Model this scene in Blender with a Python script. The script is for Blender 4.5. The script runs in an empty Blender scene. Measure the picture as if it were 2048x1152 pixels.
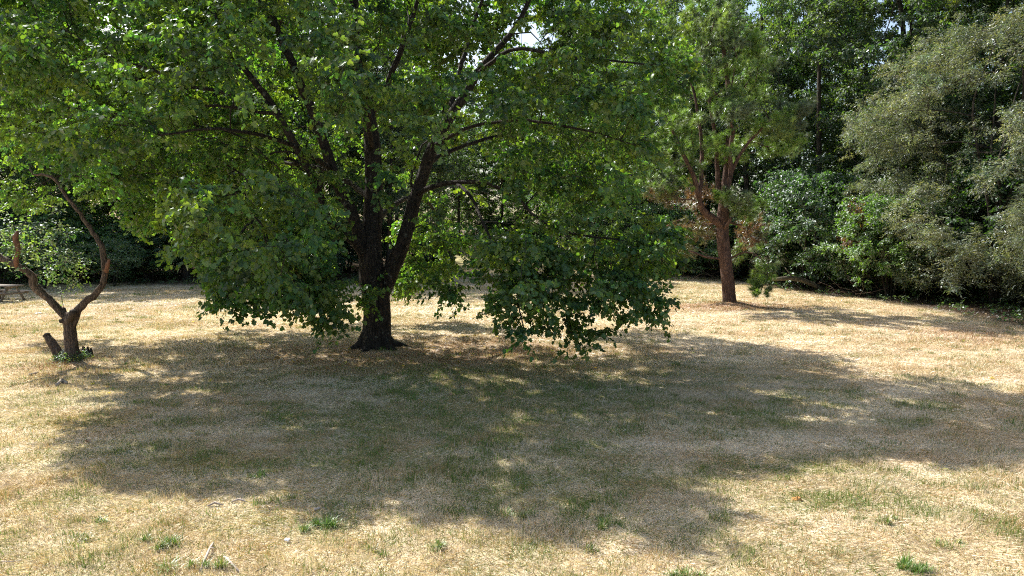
import bpy, math, random
import numpy as np
from mathutils import Vector, Matrix

# ------------------------------------------------------------------ camera, sky, sun, exposure
SC = bpy.context.scene
CAMH, PITCH, FPX = 3.4, math.radians(5.01), 1380.0
cam_data = bpy.data.cameras.new('camera')
cam_data.sensor_width = 36.0
cam_data.lens = FPX / 2048 * 36.0
cam_data.clip_start, cam_data.clip_end = 0.1, 900
cam = bpy.data.objects.new('camera', cam_data)
SC.collection.objects.link(cam)
cam.location = (0, 0, CAMH)
cam.rotation_euler = (math.radians(90) - PITCH, 0, 0)
SC.camera = cam

SUN_DIR = Vector((-0.75, 0.70, 1.0)).normalized()      # towards the sun
world = bpy.data.worlds.new('World')
SC.world = world
world.use_nodes = True
nt = world.node_tree
nt.nodes.clear()
sky = nt.nodes.new('ShaderNodeTexSky')
sky.sky_type = 'NISHITA'
sky.sun_disc = False
sky.sun_elevation = math.asin(SUN_DIR.z)
sky.sun_rotation = math.atan2(SUN_DIR.x, SUN_DIR.y)
sky.dust_density = 3.0
sky.ozone_density = 0.6
bgn = nt.nodes.new('ShaderNodeBackground')
bgn.inputs['Strength'].default_value = 0.12
wo = nt.nodes.new('ShaderNodeOutputWorld')
nt.links.new(sky.outputs[0], bgn.inputs[0])
nt.links.new(bgn.outputs[0], wo.inputs[0])
sun_data = bpy.data.lights.new('sun', 'SUN')
sun_data.energy = 5.0
sun_data.angle = math.radians(0.53)
sun_data.color = (1.0, 0.955, 0.88)
sun = bpy.data.objects.new('sun', sun_data)
SC.collection.objects.link(sun)
sun.rotation_euler = (-SUN_DIR).to_track_quat('-Z', 'Y').to_euler()
SC.view_settings.view_transform = 'Standard'
SC.view_settings.look = 'None'
SC.view_settings.gamma = 1.0
SC.view_settings.exposure = 1.08
SC.render.engine = 'CYCLES'
cy = SC.cycles
cy.use_denoising = False
cy.filter_width = 1.1
cy.sample_clamp_indirect = 6.0
cy.max_bounces = 8
cy.diffuse_bounces = 5
cy.glossy_bounces = 2
cy.transmission_bounces = 6
cy.transparent_max_bounces = 4
cy.caustics_reflective = False
cy.caustics_refractive = False

COL = SC.collection
R = np.random.default_rng(7)

# ------------------------------------------------------------------ pixel / world relations used to lay the place out
def at(px, py, Y):
    """the point at forward distance Y that the lens sees at (px, py) of the 2048-wide photograph"""
    a = (576 - py) / FPX
    s, c = math.sin(PITCH), math.cos(PITCH)
    z = Y * (a * c - s) / (c + a * s)
    depth = Y * c - z * s
    return np.array([(px - 1024) / FPX * depth, Y, CAMH + z])

def gp(px, py):
    """the ground point (z = 0) seen at (px, py)"""
    a = (576 - py) / FPX
    s, c = math.sin(PITCH), math.cos(PITCH)
    Y = -CAMH * (c + a * s) / (a * c - s)
    return np.array([(px - 1024) / FPX * (Y * c + CAMH * s), Y, 0.0])

def proj(P):
    P = np.atleast_2d(P)
    s, c = math.sin(PITCH), math.cos(PITCH)
    z = P[:, 2] - CAMH
    d = P[:, 1] * c - z * s
    return 1024 + FPX * P[:, 0] / d, 576 - FPX * (P[:, 1] * s + z * c) / d

# ------------------------------------------------------------------ noise
def _hash(ix, iy, seed):
    h = (ix.astype(np.int64) * 374761393 + iy.astype(np.int64) * 668265263 + seed * 974634777) & 0x7fffffff
    h = ((h ^ (h >> 13)) * 1274126177) & 0x7fffffff
    h = (h ^ (h >> 16)) & 0xffffff
    return h / float(0xffffff)

def vnoise(x, y, seed=0):
    ix, iy = np.floor(x), np.floor(y)
    fx, fy = x - ix, y - iy
    fx, fy = fx * fx * (3 - 2 * fx), fy * fy * (3 - 2 * fy)
    ix, iy = ix.astype(np.int64), iy.astype(np.int64)
    a, b = _hash(ix, iy, seed), _hash(ix + 1, iy, seed)
    c, d = _hash(ix, iy + 1, seed), _hash(ix + 1, iy + 1, seed)
    return (a * (1 - fx) + b * fx) * (1 - fy) + (c * (1 - fx) + d * fx) * fy

def fbm(x, y, scale, seed=0, octs=4):
    v, amp, tot = 0, 1.0, 0
    for o in range(octs):
        f = (2 ** o) / scale
        v = v + amp * vnoise(x * f + 17.3 * o, y * f - 9.1 * o, seed + o)
        tot += amp
        amp *= 0.55
    return v / tot

def sstep(a, b, x):
    t = np.clip((x - a) / (b - a), 0, 1)
    return t * t * (3 - 2 * t)

# ------------------------------------------------------------------ mesh helpers
def new_mesh(name, V, faces, mat, parent=None, col=None, smooth=False, loc=None):
    """faces: list of (M,k) int arrays"""
    me = bpy.data.meshes.new(name)
    V = np.asarray(V, dtype=np.float32)
    faces = [np.asarray(f, dtype=np.int32) for f in faces if len(f)]
    me.vertices.add(len(V))
    me.vertices.foreach_set('co', V.ravel())
    loops = np.concatenate([f.ravel() for f in faces])
    counts = np.concatenate([np.full(len(f), f.shape[1], dtype=np.int32) for f in faces])
    starts = np.concatenate([[0], np.cumsum(counts)[:-1]]).astype(np.int32)
    me.loops.add(len(loops))
    me.loops.foreach_set('vertex_index', loops)
    me.polygons.add(len(counts))
    me.polygons.foreach_set('loop_start', starts)
    if smooth:
        me.polygons.foreach_set('use_smooth', np.ones(len(counts), dtype=bool))
    if col is not None:
        at_ = me.attributes.new('col', 'FLOAT_COLOR', 'POINT')
        c4 = np.ones((len(V), 4), dtype=np.float32)
        c4[:, :3] = col
        at_.data.foreach_set('color', c4.ravel())
    me.update(calc_edges=True)
    me.validate()
    if mat is not None:
        me.materials.append(mat)
    o = bpy.data.objects.new(name, me)
    COL.objects.link(o)
    if parent is not None:
        o.parent = parent
    if loc is not None:
        o.location = loc
    return o

def thing(name, label, cat, loc, group=None, rotz=0.0):
    o = bpy.data.objects.new(name, None)
    COL.objects.link(o)
    o.empty_display_size = 0.3
    o.location = loc
    o.rotation_euler = (0, 0, rotz)
    tag(o, label, cat, group)
    return o

def tag(o, label=None, cat=None, group=None, kind=None):
    if label: o['label'] = label
    if cat: o['category'] = cat
    if group: o['group'] = group
    if kind: o['kind'] = kind
    return o

def copy_tree(root, loc, rotz, scale, label=None, group=None):
    r = root.copy()
    COL.objects.link(r)
    r.location = loc
    r.rotation_euler = (0, 0, rotz)
    r.scale = scale
    if label: r['label'] = label
    if group: r['group'] = group
    for ch in list(root.children):
        c = ch.copy()
        COL.objects.link(c)
        c.parent = r
    return r

class MB:
    """collects polygons of one mesh"""
    def __init__(self):
        self.V, self.F, self.n = [], {}, 0
    def add(self, V, faces):
        V = np.asarray(V, dtype=float)
        for f in faces:
            f = np.asarray(f) + self.n
            if f.ndim == 1: f = f[None]
            self.F.setdefault(f.shape[1], []).append(f)
        self.V.append(V)
        self.n += len(V)
    def box(self, c, s, rot=None, taper=1.0):
        x, y, z = np.array(s) / 2
        P = np.array([[-x, -y, -z], [x, -y, -z], [x, y, -z], [-x, y, -z], [-x * taper, -y * taper, z], [x * taper, -y * taper, z], [x * taper, y * taper, z], [-x * taper, y * taper, z]])
        if rot is not None:
            P = P @ np.array(rot.to_3x3()).T
        self.add(P + np.array(c), [[0, 3, 2, 1], [4, 5, 6, 7], [0, 1, 5, 4], [1, 2, 6, 5], [2, 3, 7, 6], [3, 0, 4, 7]])
    def tube(self, P, rad, k=8, rough=0.0, caps=True, seed=0):
        P = np.asarray(P, dtype=float)
        rad = np.asarray(rad, dtype=float)
        n = len(P)
        T = np.gradient(P, axis=0)
        T /= np.linalg.norm(T, axis=1)[:, None] + 1e-9
        u = np.array([1.0, 0, 0]) if abs(T[0][0]) < 0.8 else np.array([0, 1.0, 0])
        ang = np.arange(k) / k * 2 * np.pi
        ca, sa = np.cos(ang), np.sin(ang)
        rings = []
        rr = np.random.default_rng(seed + n * 31 + k)
        off = rr.normal(0, 1, (n, k)) if rough else None
        if rough and n > 3:      # correlate along the length so ridges run lengthwise
            base = rr.normal(0, 1, k)
            off = 0.55 * base[None] + 0.6 * off
        for i in range(n):
            u = u - T[i] * np.dot(u, T[i])
            u /= np.linalg.norm(u) + 1e-9
            v = np.cross(T[i], u)
            r = rad[i] * (1 + (rough * off[i] if rough else 0))
            rings.append(P[i] + (ca * r)[:, None] * u + (sa * r)[:, None] * v)
        V = np.concatenate(rings)
        a = np.arange(k)
        b = (a + 1) % k
        F = np.concatenate([np.stack([a + i * k, b + i * k, b + (i + 1) * k, a + (i + 1) * k], 1) for i in range(n - 1)])
        fs = [F]
        if caps:
            V = np.concatenate([V, P[-1:] + T[-1] * rad[-1] * 0.3, P[:1] - T[0] * rad[0] * 0.1])
            e = n * k
            fs += [np.stack([a + (n - 1) * k, b + (n - 1) * k, np.full(k, e)], 1), np.stack([b, a, np.full(k, e + 1)], 1)]
        self.add(V, fs)
    def build(self, name, mat, parent=None, smooth=False, col=None):
        V = np.concatenate(self.V)
        return new_mesh(name, V, [np.concatenate(v) for v in self.F.values()], mat, parent, col, smooth)

# ------------------------------------------------------------------ materials
def mat_new(name):
    m = bpy.data.materials.new(name)
    m.use_nodes = True
    n = m.node_tree
    n.nodes.clear()
    out = n.nodes.new('ShaderNodeOutputMaterial')
    return m, n, out

def N(n, t, **kw):
    x = n.nodes.new(t)
    for k, v in kw.items():
        if k.startswith('_'):
            setattr(x, k[1:], v)
        else:
            x.inputs[k.replace('__', ' ')].default_value = v
    return x

def leaf_mat(name, trans=(1.5, 1.9, 0.35), tmix=0.45, gloss=0.06, rough=0.38, gcol=(0.9, 0.95, 1.0)):
    m, n, out = mat_new(name)
    a = N(n, 'ShaderNodeAttribute', _attribute_name='col')
    d = n.nodes.new('ShaderNodeBsdfDiffuse')
    t = n.nodes.new('ShaderNodeBsdfTranslucent')
    mul = N(n, 'ShaderNodeMix', _data_type='RGBA', _blend_type='MULTIPLY')
    mul.inputs[0].default_value = 1.0
    mul.inputs[7].default_value = (*trans, 1)
    oi = n.nodes.new('ShaderNodeObjectInfo')
    tint = N(n, 'ShaderNodeMix', _data_type='RGBA', _blend_type='MULTIPLY')
    tint.inputs[0].default_value = 1.0
    n.links.new(a.outputs['Color'], tint.inputs[6])
    n.links.new(oi.outputs['Color'], tint.inputs[7])
    n.links.new(tint.outputs[2], mul.inputs[6])
    n.links.new(tint.outputs[2], d.inputs['Color'])
    n.links.new(mul.outputs[2], t.inputs['Color'])
    mx = N(n, 'ShaderNodeMixShader')
    mx.inputs[0].default_value = tmix
    n.links.new(d.outputs[0], mx.inputs[1])
    n.links.new(t.outputs[0], mx.inputs[2])
    g = N(n, 'ShaderNodeBsdfGlossy', Roughness=rough)
    g.inputs['Color'].default_value = (*gcol, 1)
    fr = N(n, 'ShaderNodeLayerWeight', Blend=0.25)
    mth = N(n, 'ShaderNodeMath', _operation='MULTIPLY_ADD')
    n.links.new(fr.outputs['Fresnel'], mth.inputs[0])
    mth.inputs[1].default_value = gloss * 1.6
    mth.inputs[2].default_value = gloss * 0.4
    mx2 = N(n, 'ShaderNodeMixShader')
    n.links.new(mth.outputs[0], mx2.inputs[0])
    n.links.new(mx.outputs[0], mx2.inputs[1])
    n.links.new(g.outputs[0], mx2.inputs[2])
    n.links.new(mx2.outputs[0], out.inputs['Surface'])
    return m

def bark_mat(name, c1, c2, scale=14, stretch=0.22, bump=0.6, lichen=None):
    m, n, out = mat_new(name)
    tc = n.nodes.new('ShaderNodeTexCoord')
    mp = N(n, 'ShaderNodeMapping')
    mp.inputs['Scale'].default_value = (1, 1, stretch)
    n.links.new(tc.outputs['Object'], mp.inputs['Vector'])
    nz = N(n, 'ShaderNodeTexNoise', Scale=scale * 0.7, Detail=6.0, Roughness=0.65)
    n.links.new(mp.outputs[0], nz.inputs['Vector'])
    vo = N(n, 'ShaderNodeTexVoronoi', _feature='DISTANCE_TO_EDGE', Scale=scale)
    n.links.new(mp.outputs[0], vo.inputs['Vector'])
    rp = N(n, 'ShaderNodeValToRGB')
    rp.color_ramp.elements[0].position = 0.32
    rp.color_ramp.elements[0].color = (*c1, 1)
    rp.color_ramp.elements[1].position = 0.68
    rp.color_ramp.elements[1].color = (*c2, 1)
    n.links.new(nz.outputs['Fac'], rp.inputs[0])
    crack = N(n, 'ShaderNodeMapRange')
    crack.inputs['From Max'].default_value = 0.16
    crack.inputs['To Min'].default_value = 0.45
    n.links.new(vo.outputs['Distance'], crack.inputs['Value'])
    mul = N(n, 'ShaderNodeMix', _data_type='RGBA', _blend_type='MULTIPLY')
    mul.inputs[0].default_value = 1
    n.links.new(rp.outputs[0], mul.inputs[6])
    n.links.new(crack.outputs[0], mul.inputs[7])
    colo = mul.outputs[2]
    if lichen:
        ln = N(n, 'ShaderNodeTexNoise', Scale=9.0, Detail=3.0)
        n.links.new(tc.outputs['Object'], ln.inputs['Vector'])
        lr = N(n, 'ShaderNodeMapRange')
        lr.inputs['From Min'].default_value = 0.62
        lr.inputs['From Max'].default_value = 0.70
        n.links.new(ln.outputs['Fac'], lr.inputs['Value'])
        mm = N(n, 'ShaderNodeMix', _data_type='RGBA')
        n.links.new(lr.outputs[0], mm.inputs[0])
        n.links.new(colo, mm.inputs[6])
        mm.inputs[7].default_value = (*lichen, 1)
        colo = mm.outputs[2]
    b = N(n, 'ShaderNodeBsdfPrincipled', Roughness=0.9)
    b.inputs['Specular IOR Level'].default_value = 0.2
    n.links.new(colo, b.inputs['Base Color'])
    add = N(n, 'ShaderNodeMath', _operation='ADD')
    n.links.new(vo.outputs['Distance'], add.inputs[0])
    n.links.new(nz.outputs['Fac'], add.inputs[1])
    bm = N(n, 'ShaderNodeBump', Strength=bump, Distance=0.05)
    n.links.new(add.outputs[0], bm.inputs['Height'])
    n.links.new(bm.outputs[0], b.inputs['Normal'])
    n.links.new(b.outputs[0], out.inputs['Surface'])
    return m

def simple_mat(name, c1, c2, scale=20, rough=0.85, bump=0.2, detail=4.0, stretch=(1, 1, 1)):
    m, n, out = mat_new(name)
    tc = n.nodes.new('ShaderNodeTexCoord')
    mp = N(n, 'ShaderNodeMapping')
    mp.inputs['Scale'].default_value = stretch
    n.links.new(tc.outputs['Object'], mp.inputs['Vector'])
    nz = N(n, 'ShaderNodeTexNoise', Scale=scale, Detail=detail, Roughness=0.6)
    n.links.new(mp.outputs[0], nz.inputs['Vector'])
    rp = N(n, 'ShaderNodeValToRGB')
    rp.color_ramp.elements[0].position = 0.3
    rp.color_ramp.elements[0].color = (*c1, 1)
    rp.color_ramp.elements[1].position = 0.7
    rp.color_ramp.elements[1].color = (*c2, 1)
    n.links.new(nz.outputs['Fac'], rp.inputs[0])
    b = N(n, 'ShaderNodeBsdfPrincipled', Roughness=rough)
    b.inputs['Specular IOR Level'].default_value = 0.25
    n.links.new(rp.outputs[0], b.inputs['Base Color'])
    bm = N(n, 'ShaderNodeBump', Strength=bump, Distance=0.02)
    n.links.new(nz.outputs['Fac'], bm.inputs['Height'])
    n.links.new(bm.outputs[0], b.inputs['Normal'])
    n.links.new(b.outputs[0], out.inputs['Surface'])
    return m

M_LEAF = leaf_mat('maple_leaf', gloss=0.05, rough=0.42, trans=(1.75, 2.0, 0.35), tmix=0.5)
M_LEAF2 = leaf_mat('woodland_leaf', gloss=0.11, rough=0.58, trans=(1.8, 2.05, 0.45), tmix=0.5)
M_GLEAF = leaf_mat('glossy_leaf', gloss=0.16, rough=0.55, trans=(1.8, 2.2, 0.4), tmix=0.45)
M_WLEAF = leaf_mat('narrow_grey_leaf', gloss=0.07, rough=0.55, trans=(1.5, 1.6, 0.6), tmix=0.4)
M_NEEDLE = leaf_mat('pine_needle', gloss=0.10, rough=0.4, trans=(1.3, 1.5, 0.5), tmix=0.35)
M_GRASS = leaf_mat('grass_blade', gloss=0.05, rough=0.5, trans=(1.0, 1.05, 0.7), tmix=0.30)
M_BARK = bark_mat('maple_bark', (0.016, 0.013, 0.011), (0.062, 0.052, 0.043), 16, 0.2, 0.9, (0.13, 0.13, 0.11))
M_PBARK = bark_mat('pine_bark', (0.055, 0.033, 0.026), (0.20, 0.125, 0.095), 15, 0.35, 1.0)
M_FBARK = bark_mat('woodland_bark', (0.03, 0.026, 0.02), (0.085, 0.072, 0.058), 9, 0.25, 0.5)
M_DEAD = bark_mat('weathered_fruitwood_bark', (0.055, 0.040, 0.031), (0.22, 0.165, 0.125), 22, 0.25, 0.9)
M_HEART = simple_mat('exposed_red_wood', (0.09, 0.045, 0.03), (0.27, 0.135, 0.085), 26, stretch=(1, 1, 0.2))
M_CHAR = simple_mat('dark_cut_wood', (0.025, 0.02, 0.016), (0.09, 0.07, 0.055), 30)
M_STICK = simple_mat('bleached_stick', (0.30, 0.24, 0.19), (0.58, 0.50, 0.42), 30)
M_TABLE = simple_mat('weathered_table_wood', (0.14, 0.12, 0.10), (0.30, 0.26, 0.22), 9, stretch=(0.5, 6, 6))
M_PAPER = simple_mat('white_litter', (0.7, 0.7, 0.72), (0.85, 0.85, 0.85), 10)
M_LOG = bark_mat('mossy_log_bark', (0.05, 0.045, 0.03), (0.15, 0.13, 0.09), 10, 1.0, 0.6)

# ------------------------------------------------------------------ ground
MAPLE = gp(752, 700)
PINE = gp(1458, 610)
FRUIT = gp(145, 722)

def gz(x, y):
    z = 0.10 * (fbm(x, y, 7.0, 3, 3) - 0.5) + 0.055 * (fbm(x, y, 0.8, 11, 3) - 0.5)
    for (c, h, r) in ((MAPLE, 0.07, 1.3), (PINE, 0.18, 0.9), (FRUIT, 0.03, 0.8)):
        z = z + h * np.exp(-((x - c[0]) ** 2 + (y - c[1]) ** 2) / (r * r))
    return z

def zat(x, y):
    return float(gz(np.array([float(x)]), np.array([float(y)]))[0])

def forest_mask(x, y):
    """1 inside the woods, 0 on the lawn"""
    left = sstep(39.5, 42.5, y + 1.5 * (fbm(x, y, 6, 91, 2) - .5)) * (1 - sstep(-7.5, -5.5, x + 0.02 * (y - 45)))
    far = sstep(84, 90, y)
    mid = sstep(47, 53, y) * sstep(6.0, 9.0, x)
    edge = np.interp(y, [0, 18, 25, 31, 36, 43, 50], [18.5, 18.0, 17.6, 16.8, 15.8, 14.5, 11.0])
    right = sstep(-0.6, 1.0, x - edge + 1.2 * (fbm(x, y, 4, 92, 2) - .5))
    return np.clip(np.maximum(np.maximum(left, far), np.maximum(mid, right)), 0, 1)

def pale_strip(x, y):
    w = sstep(-2.0, 0.5, x) * (1 - sstep(5.5, 8.0, x))
    return 0.9 * w * np.exp(-((y - 10.45 - 0.045 * x - 0.10 * np.sin(x * 1.3)) / 0.28) ** 2)

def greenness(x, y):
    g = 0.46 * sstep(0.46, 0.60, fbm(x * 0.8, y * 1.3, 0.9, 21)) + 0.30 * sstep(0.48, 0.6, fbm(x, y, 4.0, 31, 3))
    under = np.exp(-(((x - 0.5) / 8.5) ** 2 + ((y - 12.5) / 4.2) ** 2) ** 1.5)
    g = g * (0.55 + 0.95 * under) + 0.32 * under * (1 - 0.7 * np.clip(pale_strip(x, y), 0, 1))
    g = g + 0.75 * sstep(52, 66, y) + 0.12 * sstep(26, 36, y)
    return np.clip(g, 0, 1)

def pale_patches(x, y):
    p = sstep(0.42, 0.62, fbm(x * 0.5, y * 1.3, 1.6, 51))
    p = p + pale_strip(x, y)
    p = p + 0.5 * np.exp(-((y - 8.75 + 0.08 * x) / 0.2) ** 2) * (1 - sstep(-1.5, 0.5, x)) * sstep(-4.5, -3, x)
    p = p + 0.5 * (1 - sstep(7.0, 8.4, y + 0.8 * (fbm(x, y, 2.0, 57) - .5)))
    return np.clip(p, 0, 1)

def litter(x, y):
    """brown bare earth and fallen needles, plus one painted patch of pine shade"""
    l = 0.85 * np.exp(-(((x - PINE[0] + 0.4) / 3.2) ** 2 + ((y - PINE[1] + 0.8) / 1.7) ** 2) ** 1.2) * (0.5 + fbm(x, y, 0.9, 41))
    l = l + 0.75 * np.exp(-(((x - MAPLE[0] - 1.0) / 5.2) ** 2 + ((y - MAPLE[1] + 0.4) / 2.4) ** 2) ** 1.2) * (0.3 + fbm(x, y, 1.0, 42))
    l = l + 0.7 * np.exp(-(((x - FRUIT[0]) / 1.2) ** 2 + ((y - FRUIT[1] + 0.6) / 0.9) ** 2)) * (0.4 + fbm(x, y, 0.5, 43))
    l = l + 0.5 * np.exp(-(((x - 14.5) / 2.5) ** 2 + ((y - 21.5) / 2.0) ** 2))  # shade of the pine's upper crown, painted as a brown patch
    return np.clip(l, 0, 1)

STRAW = np.array([0.61, 0.485, 0.33])
PALE = np.array([0.78, 0.66, 0.49])
TAN = np.array([0.47, 0.325, 0.16])
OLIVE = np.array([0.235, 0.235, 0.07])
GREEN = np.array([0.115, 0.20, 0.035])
LITTER = np.array([0.27, 0.145, 0.075])
DUFF = np.array([0.085, 0.055, 0.032])

def ground_cols(x, y):
    p = pale_patches(x, y)[:, None]
    t = sstep(0.5, 0.7, fbm(x, y, 0.8, 52))[:, None]
    g = greenness(x, y)[:, None]
    l = litter(x, y)[:, None]
    f = forest_mask(x, y)[:, None]
    c = STRAW * (1 - p) + PALE * p
    c = c * (1 - 0.45 * t) + TAN * 0.45 * t
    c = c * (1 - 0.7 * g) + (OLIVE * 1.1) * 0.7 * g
    c = c * (1 - 0.8 * l) + LITTER * 1.3 * 0.8 * l
    c = c * (1 - f) + DUFF * f
    return c * (0.82 + 0.35 * fbm(x, y, 0.25, 53, 3))[:, None]

def axis(parts):
    out = [np.array([parts[0][0]])]
    for a, b, s in parts:
        out.append(np.linspace(a, b, max(2, int(abs(b - a) / s) + 1))[1:])
    return np.concatenate(out)

xs = axis([(-400, -60, 30), (-60, -22, 1.2), (-22, -11, 0.3), (-11, 11, 0.11), (11, 22, 0.3), (22, 60, 1.2), (60, 400, 30)])
ys = axis([(-200, 0, 25), (0, 5.5, 0.6), (5.5, 16, 0.11), (16, 34, 0.25), (34, 60, 0.6), (60, 120, 2.0), (120, 700, 40)])
GX, GY = np.meshgrid(xs, ys)
gx, gy = GX.ravel(), GY.ravel()
gzv = gz(gx, gy)
nx, ny = len(xs), len(ys)
idx = np.arange(nx * ny).reshape(ny, nx)
quads = np.stack([idx[:-1, :-1].ravel(), idx[:-1, 1:].ravel(), idx[1:, 1:].ravel(), idx[1:, :-1].ravel()], 1)

m, n, out = mat_new('dry_lawn_soil')
a_ = N(n, 'ShaderNodeAttribute', _attribute_name='col')
tc = n.nodes.new('ShaderNodeTexCoord')
mp = N(n, 'ShaderNodeMapping')
mp.inputs['Scale'].default_value = (1, 0.8, 1)
n.links.new(tc.outputs['Object'], mp.inputs['Vector'])
nz = N(n, 'ShaderNodeTexNoise', Scale=26.0, Detail=6.0, Roughness=0.8)
n.links.new(mp.outputs[0], nz.inputs['Vector'])
rp = N(n, 'ShaderNodeMapRange')
rp.inputs['From Min'].default_value, rp.inputs['From Max'].default_value = 0.32, 0.68
rp.inputs['To Min'].default_value, rp.inputs['To Max'].default_value = 0.45, 1.25
n.links.new(nz.outputs['Fac'], rp.inputs['Value'])
mul = N(n, 'ShaderNodeMix', _data_type='RGBA', _blend_type='MULTIPLY')
mul.inputs[0].default_value = 1
n.links.new(a_.outputs['Color'], mul.inputs[6])
n.links.new(rp.outputs[0], mul.inputs[7])
b = N(n, 'ShaderNodeBsdfPrincipled', Roughness=0.95)
b.inputs['Specular IOR Level'].default_value = 0.1
n.links.new(mul.outputs[2], b.inputs['Base Color'])
bm = N(n, 'ShaderNodeBump', Strength=0.7, Distance=0.03)
n.links.new(nz.outputs['Fac'], bm.inputs['Height'])
n.links.new(bm.outputs[0], b.inputs['Normal'])
n.links.new(b.outputs[0], out.inputs['Surface'])
M_GROUND = m
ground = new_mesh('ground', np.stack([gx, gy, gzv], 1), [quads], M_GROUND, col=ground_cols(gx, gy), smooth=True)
tag(ground, kind='structure')

# ------------------------------------------------------------------ grass
def blades(x, y, length, width, lean, heading, cols, z=None, bend=0.0):
    n = len(x)
    z = gz(x, y) if z is None else z
    tip_r = length * np.sin(lean)
    tx, ty, tz = x + np.cos(heading) * tip_r, y + np.sin(heading) * tip_r, z + length * np.cos(lean) + 0.006
    hw = width * 0.5
    a2 = R.uniform(0, np.pi, n)
    sx, sy = np.cos(a2) * hw, np.sin(a2) * hw
    V = np.empty((n, 3, 3), dtype=np.float32)
    V[:, 0] = np.stack([x - sx, y - sy, z - 0.004], 1)
    V[:, 1] = np.stack([x + sx, y + sy, z + 0.004], 1)
    V[:, 2] = np.stack([tx, ty, tz], 1)
    C = np.repeat(cols[:, None, :], 3, 1)
    return V.reshape(-1, 3), C.reshape(-1, 3)

def sample_lawn(n, y0, y1, p):
    """density per square metre falls off as Y**-p"""
    e = 2 - p
    u = R.random(n)
    y = (y0 ** e + u * (y1 ** e - y0 ** e)) ** (1 / e)
    x = R.uniform(-1, 1, n) * (0.78 * y + 1.6)
    return x, y

def blade_cols(x, y, kind):
    n = len(x)
    g = greenness(x, y)
    l = litter(x, y)
    u = R.random(n)
    pp = pale_patches(x, y)
    c = np.where((R.random(n) < 0.2 + 0.6 * pp)[:, None], PALE, STRAW)
    tn = sstep(0.48, 0.66, fbm(x, y, 0.55, 61)) * (1 - 0.5 * pp)
    c = np.where((u < 0.12 + 0.55 * tn)[:, None], TAN * 1.15, c)
    if kind == 'up':
        v = R.random(n)
        loc = fbm(x, y, 0.35, 62, 2)
        pg = g * (0.4 + 1.1 * sstep(0.42, 0.6, loc))
        c = np.where((v < pg * 0.95)[:, None], OLIVE, c)
        c = np.where((v < pg * 0.5)[:, None], GREEN * 1.15, c)
    else:
        c = np.where((R.random(n) < 0.35 * g)[:, None], OLIVE * 1.2, c)
    c = np.where((R.random(n) < l * 0.85)[:, None], LITTER * 1.35, c)
    f = forest_mask(x, y)
    c = c * (1 - f[:, None]) + (DUFF * 1.2) * f[:, None]
    return c * R.uniform(0.72, 1.22, n)[:, None]

Vs, Cs = [], []
x, y = sample_lawn(820000, 5.4, 50, 1.35)          # flattened straw
k = len(x)
V, C = blades(x, y, R.uniform(0.03, 0.11, k) * (1 + y * 0.012), 0.0022 + 0.00042 * y, R.uniform(1.1, 1.5, k),
              2 * np.pi * 1.6 * fbm(x, y, 1.3, 81, 3) + R.normal(0, 0.55, k) + np.pi * (R.random(k) < 0.3), blade_cols(x, y, 'flat'))
Vs.append(V); Cs.append(C)
x, y = sample_lawn(980000, 5.4, 60, 1.35)          # standing blades
k = len(x)
g = greenness(x, y)
h = (0.018 + 0.062 * R.random(k)) * (0.35 + 1.25 * sstep(0.42, 0.66, fbm(x, y, 0.40, 71, 3)) * sstep(0.3, 0.6, fbm(x, y, 1.7, 72, 2)) + 0.35 * g) * (1 + y * 0.006)
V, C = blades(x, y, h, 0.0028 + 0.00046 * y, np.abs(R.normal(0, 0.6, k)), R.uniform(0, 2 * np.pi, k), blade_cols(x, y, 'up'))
Vs.append(V); Cs.append(C)
# small scattered greener clumps, part of the sward
nc = 1700
cx, cyy = sample_lawn(nc, 5.5, 34, 1.2)
keep = R.random(nc) < 0.35 + 0.65 * greenness(cx, cyy)
cx, cyy = cx[keep], cyy[keep]
per = 60
ci = np.repeat(np.arange(len(cx)), per)
rad = (R.uniform(0.04, 0.13, len(cx)))[ci]
x = cx[ci] + R.normal(0, 1, len(ci)) * rad * 1.4
y = cyy[ci] + R.normal(0, 1, len(ci)) * rad
k = len(x)
tint = R.random(len(cx))[ci]
cc = np.where((R.random(k) < 0.10 + 0.45 * tint)[:, None], GREEN * 1.3, np.where((R.random(k) < 0.5)[:, None], OLIVE, STRAW * 0.85))
V, C = blades(x, y, R.uniform(0.04, 0.10, k), 0.004 + 0.0004 * y, np.abs(R.normal(0, 0.5, k)), R.uniform(0, 2 * np.pi, k), cc * R.uniform(0.75, 1.2, k)[:, None])
Vs.append(V); Cs.append(C)
V, C = np.concatenate(Vs), np.concatenate(Cs)
F = np.arange(len(V), dtype=np.int32).reshape(-1, 3)
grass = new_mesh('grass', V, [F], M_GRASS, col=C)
tag(grass, 'dry straw coloured grass with greener clumps covering the lawn', 'grass', kind='stuff')

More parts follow.
